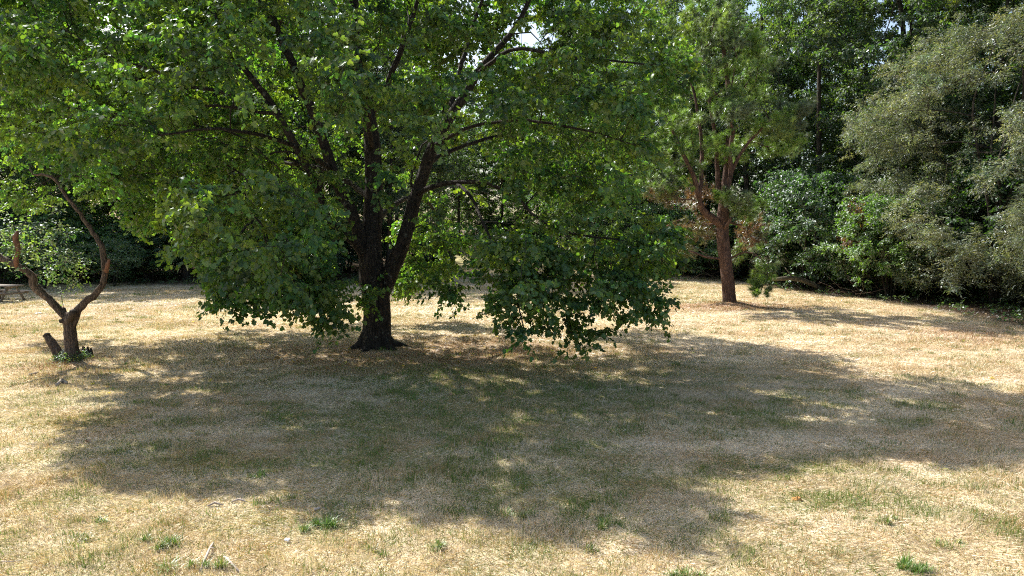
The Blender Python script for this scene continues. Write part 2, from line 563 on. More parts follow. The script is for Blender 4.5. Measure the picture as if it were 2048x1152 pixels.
# ------------------------------------------------------------------ trees: skeletons
class Skel:
    def __init__(self, cap=60000):
        self.P = np.zeros((cap, 3)); self.par = np.full(cap, -1); self.r = np.full(cap, np.nan)
        self.pl = np.zeros(cap); self.pen = np.zeros(cap); self.part = np.full(cap, -1); self.n = 0
        self.tips = []
    def add(self, p, par, r=np.nan, part=-1, pen=0.0):
        i = self.n
        self.P[i] = p; self.par[i] = par; self.r[i] = r; self.part[i] = part; self.pen[i] = pen
        self.pl[i] = 0 if par < 0 else self.pl[par] + np.linalg.norm(self.P[i] - self.P[par])
        self.n += 1
        return i
    def limb(self, pts, part, attach=True, step=0.28, wob=0.0, pen_low=0.0, tip=True):
        """pts: rows x,y,z,r along a limb; Catmull-Rom resampled"""
        A = np.array(pts, dtype=float)
        B = np.vstack([2 * A[0] - A[1], A, 2 * A[-1] - A[-2]])
        out = []
        for i in range(1, len(B) - 2):
            p0, p1, p2, p3 = B[i - 1], B[i], B[i + 1], B[i + 2]
            m_ = max(1, int(np.linalg.norm(p2[:3] - p1[:3]) / step))
            for t in np.arange(m_) / m_:
                out.append(0.5 * ((2 * p1) + (-p0 + p2) * t + (2 * p0 - 5 * p1 + 4 * p2 - p3) * t * t + (-p0 + 3 * p1 - 3 * p2 + p3) * t ** 3))
        out.append(B[-2])
        out = np.array(out)
        if wob:
            w = np.cumsum(R.normal(0, 1, (len(out), 3)), 0)
            w -= np.linspace(0, 1, len(out))[:, None] * w[-1]
            out[:, :3] += w * wob
        par = -1
        if attach and self.n:
            par = int(np.argmin(np.linalg.norm(self.P[:self.n] - out[0, :3], axis=1)))
        for k_, q in enumerate(out):
            par = self.add(q[:3], par, max(q[3], 0.006), part, pen_low)
        if tip:
            self.tips.append(par)
        return par
    def grow(self, A, seg=0.38, k=0.35, arch=0.10, jit=0.03):
        d0 = np.full(len(A), 1e9)
        for i in range(0, self.n):
            d0 = np.minimum(d0, np.linalg.norm(A - self.P[i], axis=1))
        for ai in np.argsort(d0):
            a = A[ai]
            n_ = self.n
            d = np.linalg.norm(self.P[:n_] - a, axis=1)
            j = int(np.argmin(d + k * self.pl[:n_] + self.pen[:n_]))
            dd = d[j]
            if dd < 0.05:
                continue
            m_ = max(1, int(math.ceil(dd / seg)))
            p0 = self.P[j].copy()
            side = R.normal(0, 0.06, 3) * dd
            par = j
            for s in range(1, m_ + 1):
                t = s / m_
                q = p0 * (1 - t) + a * t
                q = q + (np.array([0, 0, arch * dd]) + side) * math.sin(math.pi * t) + (R.normal(0, jit, 3) if s < m_ else 0)
                par = self.add(q, par)
            self.tips.append(par)
    def radii(self, r0=0.0055, p=2.3, cap=0.8):
        n_ = self.n
        A = np.zeros(n_)
        fixed = ~np.isnan(self.r[:n_])
        for i in range(n_ - 1, -1, -1):
            if A[i] == 0: A[i] = r0 ** p
            if not fixed[i]:
                self.r[i] = A[i] ** (1 / p)
                if self.par[i] >= 0: A[self.par[i]] += A[i]
        for i in range(n_):
            j = self.par[i]
            if not fixed[i] and j >= 0:
                self.r[i] = min(self.r[i], self.r[j] * cap if fixed[j] else self.r[j])
    def chains(self):
        n_ = self.n
        ch = [[] for _ in range(n_)]
        for i in range(n_):
            if self.par[i] >= 0: ch[self.par[i]].append(i)
        main = np.full(n_, -1)
        for i in range(n_):
            best = -1
            for c in ch[i]:
                if self.part[c] == self.part[i] and (best < 0 or self.r[c] > self.r[best]):
                    best = c
            main[i] = best
        for i in range(n_):
            j = self.par[i]
            if j >= 0 and main[j] == i:
                continue
            c = [i]
            while main[c[-1]] >= 0:
                c.append(main[c[-1]])
            if j >= 0:
                c = [j] + c
            if len(c) > 1:
                yield self.part[i], c
    def mesh(self, parts_wanted, rough=0.0, ksides=(14, 7, 5, 3)):
        mb = MB()
        for part, c in self.chains():
            if part not in parts_wanted:
                continue
            c = np.array(c)
            r = self.r[c].copy()
            if self.par[c[1]] == c[0]:
                r[0] = min(r[0], r[1] * 1.15)
            rm = r.max()
            k_ = ksides[0] if rm > 0.08 else ksides[1] if rm > 0.03 else ksides[2] if rm > 0.012 else ksides[3]
            mb.tube(self.P[c], r, k_, rough if rm > 0.06 else 0, seed=int(c[0]))
        return mb
    def tipdirs(self):
        T = np.array(self.tips)
        d = self.P[T] - self.P[self.par[T]]
        d /= np.linalg.norm(d, axis=1)[:, None] + 1e-9
        return self.P[T], d

# leaf outlines (u along the midrib, v to the side), left half then mirrored
LEAF_SHAPES = {
    'maple': np.array([[0, 0], [0.02, 0.30], [0.30, 0.52], [0.42, 0.30], [0.72, 0.36], [1.0, 0.0]]),
    'oval': np.array([[0, 0], [0.30, 0.27], [0.70, 0.24], [1.0, 0.0]]),
    'narrow': np.array([[0, 0], [0.35, 0.13], [1.0, 0.0]]),
}

def leaves(P, U, Nn, size, shape, cols, fold=0.25):
    """P base, U midrib direction, Nn normal: (n,3)"""
    S = LEAF_SHAPES[shape]
    n_, k_ = len(P), len(S)
    U = U / (np.linalg.norm(U, axis=1)[:, None] + 1e-9)
    Nn = Nn - U * np.sum(Nn * U, 1)[:, None]
    Nn /= np.linalg.norm(Nn, axis=1)[:, None] + 1e-9
    W = np.cross(Nn, U)
    inner = k_ - 2
    V = np.empty((n_, 2 + 2 * inner, 3), dtype=np.float32)
    sz = size[:, None]
    V[:, 0] = P
    droop = -0.10
    V[:, 1] = P + U * sz + Nn * sz * droop
    for i in range(inner):
        u, v = S[i + 1]
        up = fold * v
        base = P + U * (u * sz) + Nn * (sz * (droop * u * u))
        V[:, 2 + i] = base + W * (v * sz) + Nn * (up * sz)
        V[:, 2 + inner + i] = base - W * (v * sz) + Nn * (up * sz)
    st = V.shape[1]
    off = (np.arange(n_) * st)[:, None]
    f1 = np.array([0, 1] + [2 + i for i in range(inner - 1, -1, -1)])
    f2 = np.array([0] + [2 + inner + i for i in range(inner)] + [1])
    F = np.concatenate([off + f1[None], off + f2[None]])
    C = np.repeat(cols[:, None, :], st, 1)
    return V.reshape(-1, 3), F.astype(np.int32), C.reshape(-1, 3)

def sprays(P, D, twigs, per, tlen, lsize, shape, base, var=0.25, yellow=0.15, droop=0.18, flat=0.45, nvar=0.55, spread=0.8, clumpcol=None, rot=None, hang=0.0):
    """leafy twigs fanned out from every point P in direction D. returns leaf arrays and twig tubes"""
    n_ = len(P)
    Dh = D.copy()
    Dh[:, 2] = Dh[:, 2] * 0.5
    ti = np.repeat(np.arange(n_), twigs)
    td = Dh[ti] * (1 - spread * 0.35) + R.normal(0, 1, (len(ti), 3)) * np.array([1, 1, flat]) * spread
    td /= np.linalg.norm(td, axis=1)[:, None] + 1e-9
    L = tlen * R.uniform(0.55, 1.2, len(ti))
    li = np.repeat(np.arange(len(ti)), per)
    s = (np.tile(np.arange(per), len(ti)) + R.random(len(li))) / per
    s = 0.12 + 0.88 * s
    pos = P[ti][li] + td[li] * (L[li] * s)[:, None]
    pos[:, 2] -= droop * (s ** 2) * L[li]
    side = np.cross(td[li], np.array([0, 0, 1.0]))
    side /= np.linalg.norm(side, axis=1)[:, None] + 1e-9
    sg = np.where(R.random(len(li)) < 0.5, -1.0, 1.0)[:, None]
    size = lsize * R.uniform(0.45, 1.25, len(li))
    U = td[li] * 0.5 + side * sg * 0.8 + R.normal(0, 0.35, (len(li), 3)) + np.array([0, 0, -0.35])
    pos = pos + U * (size * 0.35)[:, None] + R.normal(0, 0.025, (len(li), 3))
    Nn = np.array([0, 0, 1.0]) * (1 - 0.5 * hang) + R.normal(0, nvar, (len(li), 3))
    if hang:
        U[:, 2] -= hang * R.uniform(0.3, 1.3, len(li))
        rad_ = pos[:, :2] / (np.linalg.norm(pos[:, :2], axis=1)[:, None] + 1e-6)
        Nn[:, :2] += rad_ * 0.8 * hang
    cv = R.normal(1, var * 0.55, n_)[ti][li] * R.normal(1, var * 0.6, len(li))
    cv = np.clip(cv, 0.45, 1.8)[:, None]
    yw = np.clip(R.normal(0, yellow, n_)[ti][li] + R.normal(0, yellow, len(li)), -0.3, 0.9)[:, None]
    cols = np.array(base) * cv * (1 + yw * np.array([1.3, 0.45, -0.2]))
    cols = np.clip(cols, 0.002, 0.9)
    if clumpcol is not None:
        w = clumpcol[ti][li]
        m3 = R.random(len(li)) < 0.85
        sel = (w[:, 3] > 0) & m3
        cols[sel] = w[sel, :3] * cv[sel]
    V, F, C = leaves(pos, U, Nn, size, shape, cols)
    tw = (P[ti], td, L, droop)
    return V, F, C, tw

def twig_mesh(mb, tw, r=0.004):
    P, td, L, droop = tw
    n_ = len(P)
    u = np.cross(td, np.array([0.3, 0.1, 1.0])); u /= np.linalg.norm(u, axis=1)[:, None] + 1e-9
    v = np.cross(td, u)
    rings = []
    for s, rr in ((0, r), (0.5, r * 0.8), (1.0, r * 0.4)):
        c = P + td * (L * s)[:, None]
        c[:, 2] -= droop * s * s * L
        for a in (0, 2.094, 4.189):
            rings.append(c + u * math.cos(a) * rr + v * math.sin(a) * rr)
    V = np.stack(rings, 1)
    off = (np.arange(n_) * 9)[:, None]
    F = []
    for b_ in (0, 3):
        for a in range(3):
            c = (a + 1) % 3
            F.append(off + np.array([[b_ + a, b_ + c, b_ + 3 + c, b_ + 3 + a]]))
    mb.add(V.reshape(-1, 3), [np.concatenate(F)])

def clumps(nc, per, fn, cr=(0.9, 0.9, 0.35)):
    """nc clump centres from fn(n)->(n,3), per points about each"""
    c = fn(nc)
    i = np.repeat(np.arange(len(c)), per)
    return c[i] + R.normal(0, 0.6, (len(i), 3)) * np.array(cr)

def ellipsoid(c, r, lo=0.35, zmin=-1.0):
    def f(n_):
        out = []
        while len(out) < n_:
            v = R.normal(0, 1, 3)
            v /= np.linalg.norm(v)
            if v[2] < zmin: continue
            out.append(np.array(c) + v * np.array(r) * (lo + (1 - lo) * R.random() ** 0.45))
        return np.array(out)
    return f

def px_limb(rows, s=1.0):
    """rows: px, py, Y, width in photo pixels -> x,y,z,r"""
    out = []
    for px, py, Y, w in rows:
        p = at(px, py, Y)
        out.append([p[0], p[1], p[2], w * 0.5 * Y / FPX * s])
    return out

def to_local(arr, o):
    return [[r_[0] - o[0], r_[1] - o[1], r_[2] - o[2], r_[3]] for r_ in arr]

# ------------------------------------------------------------------ the big maple
def build_maple():
    o = np.array([MAPLE[0], MAPLE[1], zat(MAPLE[0], MAPLE[1]) - 0.03])
    root = thing('maple_tree', 'huge spreading broadleaf tree with forked dark trunk shading the middle of the lawn', 'tree', o)
    Y0 = MAPLE[1]
    sk = Skel()
    L = lambda rows: px_limb(rows)
    sk.limb(L([(753, 712, Y0, 96), (753, 694, Y0, 70), (754, 665, Y0, 57), (755, 630, Y0, 55), (752, 590, Y0, 55), (745, 555, Y0, 54),
               (741, 520, Y0, 48), (741, 480, Y0, 42), (745, 440, Y0 + .1, 38), (748, 380, Y0 + .2, 36), (746, 300, Y0 + .3, 32), (736, 220, Y0 + .4, 27),
               (722, 140, Y0 + .5, 23), (712, 60, Y0 + .6, 20), (705, -40, Y0 + .7, 15), (700, -150, Y0 + .8, 8)]), 0, False, pen_low=0.6)
    limbs = [
        [(738, 535, Y0, 30), (725, 490, Y0 - .1, 29), (708, 440, Y0 - .3, 27), (690, 400, Y0 - .4, 25), (668, 345, Y0 - .5, 24), (645, 280, Y0 - .5, 22), (620, 205, Y0 - .5, 20), (590, 140, Y0 - .4, 18), (555, 60, Y0 - .3, 16), (515, -10, Y0 - .2, 13), (480, -90, Y0, 8)],
        [(735, 520, Y0, 26), (708, 482, Y0 - .5, 23), (680, 462, Y0 - .9, 21), (655, 440, Y0 - 1.2, 19), (640, 398, Y0 - 1.4, 17), (622, 345, Y0 - 1.6, 16), (590, 280, Y0 - 1.8, 16), (548, 208, Y0 - 1.9, 14), (505, 150, Y0 - 1.9, 13), (460, 90, Y0 - 1.8, 11), (425, 20, Y0 - 1.7, 8), (400, -60, Y0 - 1.6, 5)],
        [(760, 600, Y0, 34), (775, 560, Y0 - .1, 36), (793, 515, Y0 - .2, 34), (812, 465, Y0 - .3, 31), (827, 405, Y0 - .4, 29), (845, 348, Y0 - .5, 27), (868, 290, Y0 - .6, 25), (897, 238, Y0 - .6, 23), (930, 188, Y0 - .6, 19), (962, 138, Y0 - .6, 16), (1000, 92, Y0 - .6, 13), (1040, 40, Y0 - .6, 11), (1075, -40, Y0 - .6, 7)],
        [(548, 212, Y0 - 1.9, 13), (515, 200, Y0 - 2.2, 12), (470, 188, Y0 - 2.6, 11), (425, 178, Y0 - 2.9, 9), (370, 165, Y0 - 3.1, 8), (310, 140, Y0 - 3.3, 7), (240, 120, Y0 - 3.5, 5), (130, 60, Y0 - 3.6, 4)],
        [(560, 228, Y0 - 1.8, 11), (520, 222, Y0 - 1.4, 9), (470, 215, Y0 - 1, 8), (400, 210, Y0 - .5, 7), (320, 215, Y0, 6), (200, 230, Y0 + .3, 5), (60, 200, Y0 + .5, 4)],
        [(830, 390, Y0 - .4, 16), (862, 376, Y0 - .8, 14), (905, 364, Y0 - 1.2, 12), (950, 363, Y0 - 1.6, 11), (1000, 378, Y0 - 2, 9), (1040, 402, Y0 - 2.3, 8), (1065, 430, Y0 - 2.6, 7), (1120, 462, Y0 - 3, 6), (1190, 476, Y0 - 3.5, 5), (1240, 480, Y0 - 3.7, 4), (1290, 500, Y0 - 3.9, 3)],
        [(905, 364, Y0 - 1.2, 10), (935, 388, Y0 - 1.8, 9), (957, 425, Y0 - 2.4, 8), (975, 465, Y0 - 2.9, 7), (1000, 510, Y0 - 3.3, 6), (1025, 560, Y0 - 3.6, 5), (1040, 620, Y0 - 3.8, 4), (1050, 665, Y0 - 3.9, 3)],
        [(897, 238, Y0 - .6, 14), (903, 205, Y0 - .2, 13), (915, 150, Y0 + .2, 12), (935, 90, Y0 + .6, 10), (960, 10, Y0 + 1.0, 8), (985, -80, Y0 + 1.4, 5)],
        [(955, 150, Y0 - .6, 12), (985, 125, Y0 - 1.0, 11), (1020, 104, Y0 - 1.4, 10), (1070, 102, Y0 - 1.8, 9), (1130, 118, Y0 - 2.2, 8), (1210, 120, Y0 - 2.6, 6), (1300, 130, Y0 - 3, 4)],
        [(738, 235, Y0 + .4, 16), (770, 170, Y0 + .2, 15), (795, 110, Y0, 14), (815, 50, Y0 - .2, 12), (835, -10, Y0 - .4, 9), (860, -90, Y0 - .6, 6)],
        [(868, 290, Y0 - .6, 13), (915, 262, Y0 - 1.4, 10), (990, 245, Y0 - 2.2, 8), (1080, 250, Y0 - 3, 7), (1180, 265, Y0 - 3.6, 5), (1270, 290, Y0 - 4, 3)],
        [(655, 440, Y0 - 1.2, 15), (600, 420, Y0 - 2.2, 12), (545, 425, Y0 - 3, 10), (500, 450, Y0 - 3.6, 7), (460, 500, Y0 - 4, 5)],
        [(690, 465, Y0 - .6, 14), (665, 480, Y0 - 1.8, 11), (640, 510, Y0 - 2.8, 8), (640, 560, Y0 - 3.4, 5)],
        [(747, 440, Y0 + .1, 16), (790, 410, Y0 + 1.6, 13), (830, 395, Y0 + 3.2, 10), (860, 410, Y0 + 4.6, 7), (880, 440, Y0 + 5.6, 5)],
        [(747, 400, Y0 + .1, 16), (690, 360, Y0 + 1.8, 13), (600, 330, Y0 + 3.4, 10), (500, 330, Y0 + 5, 7), (420, 350, Y0 + 6.2, 5)],
        [(746, 300, Y0 + .3, 15), (740, 240, Y0 - 1.2, 13), (735, 190, Y0 - 2.8, 10), (728, 160, Y0 - 4.4, 7), (720, 170, Y0 - 5.6, 4)],
        [(668, 345, Y0 - .5, 14), (610, 300, Y0 - 2, 12), (520, 270, Y0 - 3.5, 10), (420, 260, Y0 - 4.8, 7), (320, 270, Y0 - 5.6, 5)],
        [(845, 348, Y0 - .5, 15), (880, 310, Y0 + 1.2, 12), (960, 280, Y0 + 2.8, 9), (1060, 270, Y0 + 4.2, 6)],
    ]
    for i, rows in enumerate(limbs):
        sk.limb(px_limb(rows, 0.92 if i < 3 else 0.78), i + 1, True, wob=0.016)
    # leaf positions: the broad crown
    lowb = np.array([(-900, 250), (-300, 290), (0, 318), (180, 335), (330, 380), (350, 480), (400, 560), (480, 595), (560, 600), (640, 600), (760, 560), (800, 520), (870, 560), (930, 540), (950, 470), (990, 560), (1010, 600), (1250, 600), (1330, 560), (1380, 440), (1500, 200)], float)
    xr = np.array([(-900, 1440), (0, 1375), (120, 1395), (190, 1370), (250, 1320), (330, 1285), (400, 1240), (440, 1290), (500, 1350), (620, 1330), (700, 1280)], float)
    def ok(P):
        px, py = proj(P)
        a = (py < np.interp(px, lowb[:, 0], lowb[:, 1])) & (px < np.interp(py, xr[:, 0], xr[:, 1]))
        w = np.ones(len(P), bool)
        front = P[:, 1] < Y0 + 0.5
        for (cx_, cy_, rx, ry, keep_) in ((560, 150, 55, 95, .2), (610, 210, 50, 65, .2), (500, 110, 50, 60, .3), (870, 325, 52, 80, .12), (825, 450, 62, 100, .05), (745, 510, 75, 110, .05), (700, 430, 50, 70, .15),
                                          (960, 395, 100, 60, .10), (930, 200, 40, 60, .3), (800, 90, 40, 50, .3), (460, 195, 90, 28, .2), (545, 70, 50, 50, .3), (1000, 110, 70, 30, .3), (745, 360, 28, 60, .4), (740, 600, 40, 40, .2)):
            inside = ((px - cx_) / rx) ** 2 + ((py - cy_) / ry) ** 2 < 1
            w &= ~(inside & front & (R.random(len(P)) > keep_))
        for (cx_, cy_, rx, ry, keep_) in ((1060, 420, 190, 60, .38), (880, 480, 90, 90, .45), (420, 430, 110, 70, .6), (1020, 330, 150, 60, .6), (560, 360, 160, 60, .7)):
            inside = ((px - cx_) / rx) ** 2 + ((py - cy_) / ry) ** 2 < 1
            w &= ~(inside & (R.random(len(P)) > keep_))
        # ragged holes to the sky near the top of the frame
        for (cx_, cy_, rx, ry) in ((1090, 65, 26, 16), (1060, 88, 30, 10), (1325, 55, 16, 28), (650, 15, 26, 16), (430, 8, 40, 10), (745, 20, 16, 22), (330, 15, 16, 10), (1265, 25, 22, 12)):
            inside = ((px - cx_) / rx) ** 2 + ((py - cy_) / ry) ** 2 < 1
            w &= ~inside
        return a & w
    poly = [(180, 700), (430, 650), (560, 635), (700, 640), (850, 662), (960, 668), (1100, 690), (1300, 655), (1400, 675), (1560, 698), (1780, 728), (1690, 755), (1800, 788), (2150, 800), (2150, 915), (1900, 925),
            (1700, 915), (1600, 928), (1450, 945), (1330, 950), (1440, 1030), (1400, 1085), (1160, 1075), (1000, 1030), (860, 1022), (700, 1035), (560, 990), (470, 955), (400, 1000), (320, 1000), (280, 970), (90, 950), (160, 925), (170, 860), (250, 795), (340, 745), (190, 716)]
    SP = np.array([gp(*q)[:2] for q in poly])
    def casts_ok(P):
        """true where a spray's shadow falls inside the crown's shade on the lawn"""
        k_ = P[:, 2] / SUN_DIR.z
        sx, sy = P[:, 0] - SUN_DIR.x * k_, P[:, 1] - SUN_DIR.y * k_
        ins = np.zeros(len(P), bool)
        for i in range(len(SP)):
            x1, y1 = SP[i]; x2, y2 = SP[(i + 1) % len(SP)]
            c = (y1 > sy) != (y2 > sy)
            xi = (x2 - x1) * (sy - y1) / (y2 - y1 + 1e-9) + x1
            ins ^= c & (sx < xi)
        return ins
    G = clumps(560, 6, ellipsoid((MAPLE[0] + 0.1, Y0 + 0.6, 5.6), (9.3, 8.6, 8.8), 0.30, -0.42), (1.0, 1.0, 0.33))
    G2 = clumps(60, 6, ellipsoid((MAPLE[0] - 5.8, Y0 + 1.5, 6.2), (5.2, 5.5, 4.0), 0.2), (1.0, 1.0, 0.35))
    # leaf clumps added along the sun's rays to close the shade on the lawn
    cc_ = []
    while len(cc_) < 90:
        left = len(cc_) < 34
        g_ = gp(R.uniform(170, 600) if left else R.uniform(450, 2000), R.uniform(800, 990) if left else R.uniform(720, 1040))
        zz = R.uniform(5.5, 11.5)
        p_ = g_ + np.array(SUN_DIR) / SUN_DIR.z * zz
        if math.hypot(p_[0] - MAPLE[0], p_[1] - Y0) < 9.8:
            cc_.append(p_)
    cc_ = np.repeat(np.array(cc_), 6, 0)
    G = np.concatenate([G, G2, cc_ + R.normal(0, 0.6, cc_.shape) * np.array([1, 1, .33])])
    G = G[ok(G) & casts_ok(G)]
    for (px, py, dy, rad_) in ((845, 520, 5.6, 1.9), (570, 150, 4.5, 1.5), (880, 320, 4.5, 1.4), (120, 320, 3.5, 2.2), (1275, 460, -3.8, 1.2), (1090, 500, -3.6, 1.0)):   # crown carved open towards the sun so the leaves behind get lit
        c_ = at(px, py, Y0 + dy); sd = np.array(SUN_DIR)
        rel = G - c_
        tt = rel @ sd
        dist = np.linalg.norm(rel - tt[:, None] * sd, axis=1)
        G = G[~((tt > 0.8) & (dist < rad_))]
    ov = (G[:, 1] < Y0 - 2.3) & (G[:, 0] > -1.2) & (G[:, 0] < 5.5) & (G[:, 2] < 5.6)
    G = G[~(ov & (R.random(len(G)) > 0.25))]  # crown thinned above the low right bough to let light reach it
    def pxlobe(px, py, Y, rx, ry, dY, n_):
        v = R.normal(0, 1, (n_, 3)); v /= np.linalg.norm(v, axis=1)[:, None]
        v *= (R.random(n_) ** 0.4)[:, None]
        return np.array([at(px + a[0] * rx, py + a[1] * ry, Y + a[2] * dY) for a in v])
    lobes = [
        (15, 5, Y0 - 1, 70, 35, 1.5, 22), (1130, 10, Y0 + 1.5, 90, 30, 1.5, 16), (1250, 30, Y0 + .5, 60, 40, 1.5, 12), (760, -10, Y0 + 2, 120, 30, 1.5, 14), (420, -5, Y0 + 1, 120, 25, 1.5, 12),
        (930, 50, Y0 + 3.5, 120, 40, 1.5, 26), (1010, 20, Y0 + 2.5, 60, 30, 1.5, 14), (840, 20, Y0 + 3, 50, 40, 1.5, 12), (560, 20, Y0 + 2, 90, 30, 1.5, 12), (1180, 60, Y0 + 2, 70, 40, 1.5, 14),
        (70, 300, Y0 + 3.5, 90, 55, 1.3, 34), (230, 350, Y0 + 3.6, 90, 50, 1.2, 34), (285, 430, Y0 + 3.2, 45, 42, 0.8, 18), (60, 385, Y0 + 3.8, 80, 28, 1.0, 20), (140, 250, Y0 + 3.6, 120, 50, 1.5, 30), (350, 400, Y0 + 3.0, 60, 60, 1.2, 20), (20, 130, Y0 + 1, 60, 90, 1.8, 30),
        (1050, 530, Y0 - 3.6, 90, 85, 1.3, 62), (1060, 600, Y0 - 3.8, 85, 55, 1.0, 34), (1130, 520, Y0 - 3.5, 60, 55, 1.0, 20), (1215, 515, Y0 - 3.8, 80, 70, 1.1, 46), (1260, 590, Y0 - 4.0, 68, 48, 0.9, 34), (1300, 480, Y0 - 3.8, 62, 50, 0.9, 30),
        (1325, 615, Y0 - 4.0, 14, 25, 0.4, 6), (1060, 668, Y0 - 3.9, 60, 15, 0.8, 20), (1150, 655, Y0 - 3.9, 60, 22, 0.7, 13), (1215, 672, Y0 - 4.1, 52, 12, 0.6, 14), (1140, 610, Y0 - 3.8, 60, 20, 0.7, 7), (1030, 500, Y0 - 3.2, 50, 45, 1.0, 12),
        (970, 545, Y0 - 3.0, 22, 30, 0.5, 6), (560, 530, Y0 - 3.6, 110, 55, 1.4, 46), (600, 585, Y0 - 3.9, 90, 28, 1.0, 24), (470, 540, Y0 - 3.2, 70, 45, 1.3, 24), (650, 592, Y0 - 3.6, 48, 30, 0.8, 15), (665, 635, Y0 - 3.8, 30, 12, 0.4, 6), (460, 605, Y0 - 3.6, 22, 12, 0.5, 6),
        (733, 590, Y0 - 1.6, 12, 20, 0.3, 4), (610, 480, Y0 - 3.0, 60, 45, 1.0, 18), (530, 460, Y0 - 3.4, 110, 60, 1.5, 34), (420, 470, Y0 - 1.5, 60, 60, 1.5, 24),
        (840, 545, Y0 + 5.5, 50, 30, 0.9, 34), (860, 470, Y0 + 5.8, 65, 50, 1.0, 34), (800, 568, Y0 + 5.2, 26, 16, 0.6, 10), (905, 490, Y0 - 0.5, 35, 30, 1.0, 8), (893, 575, Y0 - 1.5, 18, 14, 0.4, 5), (885, 540, Y0 - 1.2, 20, 26, 0.6, 5),
        (930, 440, Y0 - 2.5, 70, 40, 1.2, 6), (1100, 430, Y0 - 3.0, 90, 40, 1.3, 9), (1180, 350, Y0 - 2.5, 80, 60, 1.8, 24), (1080, 330, Y0 - 3.0, 100, 70, 1.5, 30),
    ]
    A = np.concatenate([G] + [pxlobe(*l[:6], int(l[6] * (0.52 if 950 < l[0] < 1400 and l[1] > 420 else 0.8) + .5)) for l in lobes])
    # keep every spray above the ground and out of the sunlit lawn gaps
    A = A[A[:, 2] > 1.12]
    # light clumping: drop some
    sk.grow(A, k=0.30, seg=0.42, arch=0.12)
    sk.radii()
    px_, py_ = proj(sk.P[:sk.n])
    # to local coordinates
    sk.P[:sk.n] -= o
    tr = sk.mesh([0], rough=0.035, ksides=(20, 7, 5, 3))
    # root flare and burl
    for a in (0.3, 1.5, 2.4, 3.5, 4.4, 5.6):
        c, s = math.cos(a), math.sin(a)
        ln = 0.62 if a in (0.3, 5.6) else 0.5
        tr.tube([(c * .15, s * .15, .62), (c * .27, s * .27, .30), (c * .42, s * .42, .10), (c * (ln + .1), s * (ln + .1), .01), (c * (ln + .45), s * (ln + .45), -.12)],
                [.16, .17, .14, .09, .03], 9, 0.05, seed=int(a * 10))
    for (bx, bz, br) in ((0.34, 0.86, 0.10), (0.35, 0.94, 0.075), (-0.30, 1.25, 0.07), (0.05, 1.7, 0.08)):
        tr.tube([(bx * .75, -0.10, bz - br), (bx * .98, -0.12, bz - br * .5), (bx * 1.06, -0.12, bz), (bx * .98, -0.12, bz + br * .6), (bx * .75, -.1, bz + br)], [br * .5, br * .9, br, br * .8, br * .4], 9, 0.06)
    tr.build('trunk', M_BARK, root, True)
    for i in range(len(limbs)):
        sk.mesh([i + 1], rough=0.035, ksides=(12, 8, 5, 3)).build('limb', M_BARK, root, True)
    P, D = sk.tipdirs()
    # sprays also along the thin branches
    n_ = sk.n
    thin = np.where((sk.r[:n_] < 0.011) & (sk.par[:n_] >= 0) & (sk.part[:n_] == -1))[0]
    thin = np.setdiff1d(thin, np.array(sk.tips))
    thin = thin[R.random(len(thin)) < 0.10]
    P2 = sk.P[thin]; D2 = sk.P[thin] - sk.P[sk.par[thin]]; D2 /= np.linalg.norm(D2, axis=1)[:, None] + 1e-9
    P, D = np.concatenate([P, P2]), np.concatenate([D, D2])
    print('maple sprays', len(P), 'nodes', n_)
    V, F, C, tw = sprays(P, D, 5, 17, 0.58, 0.104, 'maple', (0.094, 0.157, 0.050), var=0.36, yellow=0.16, hang=0.5)
    new_mesh('crown', V, [F], M_LEAF, root, C)
    br = sk.mesh([-1], ksides=(8, 6, 4, 3))
    twig_mesh(br, tw, 0.0035)
    br.build('branches', M_BARK, root, True)
    return root
build_maple()

# ------------------------------------------------------------------ pine
def needle_tufts(P, D, per, length, width, cols, spread=0.9):
    n_ = len(P)
    i = np.repeat(np.arange(n_), per)
    d = D[i] * 0.75 + R.normal(0, 1, (len(i), 3)) * spread * 0.62
    d /= np.linalg.norm(d, axis=1)[:, None] + 1e-9
    b = P[i] - D[i] * (R.random(len(i)) * 0.08)[:, None]
    L = length * R.uniform(0.6, 1.1, len(i))
    tip = b + d * L[:, None]
    tip[:, 2] -= 0.12 * L
    u = np.cross(d, R.normal(0, 1, (len(i), 3))); u /= np.linalg.norm(u, axis=1)[:, None] + 1e-9
    u *= width * 0.5
    V = np.stack([b - u, b + u, tip], 1).reshape(-1, 3)
    F = np.arange(len(V)).reshape(-1, 3)
    c = cols[i] * R.uniform(0.7, 1.3, len(i))[:, None]
    return V, F, np.repeat(c, 3, 0)

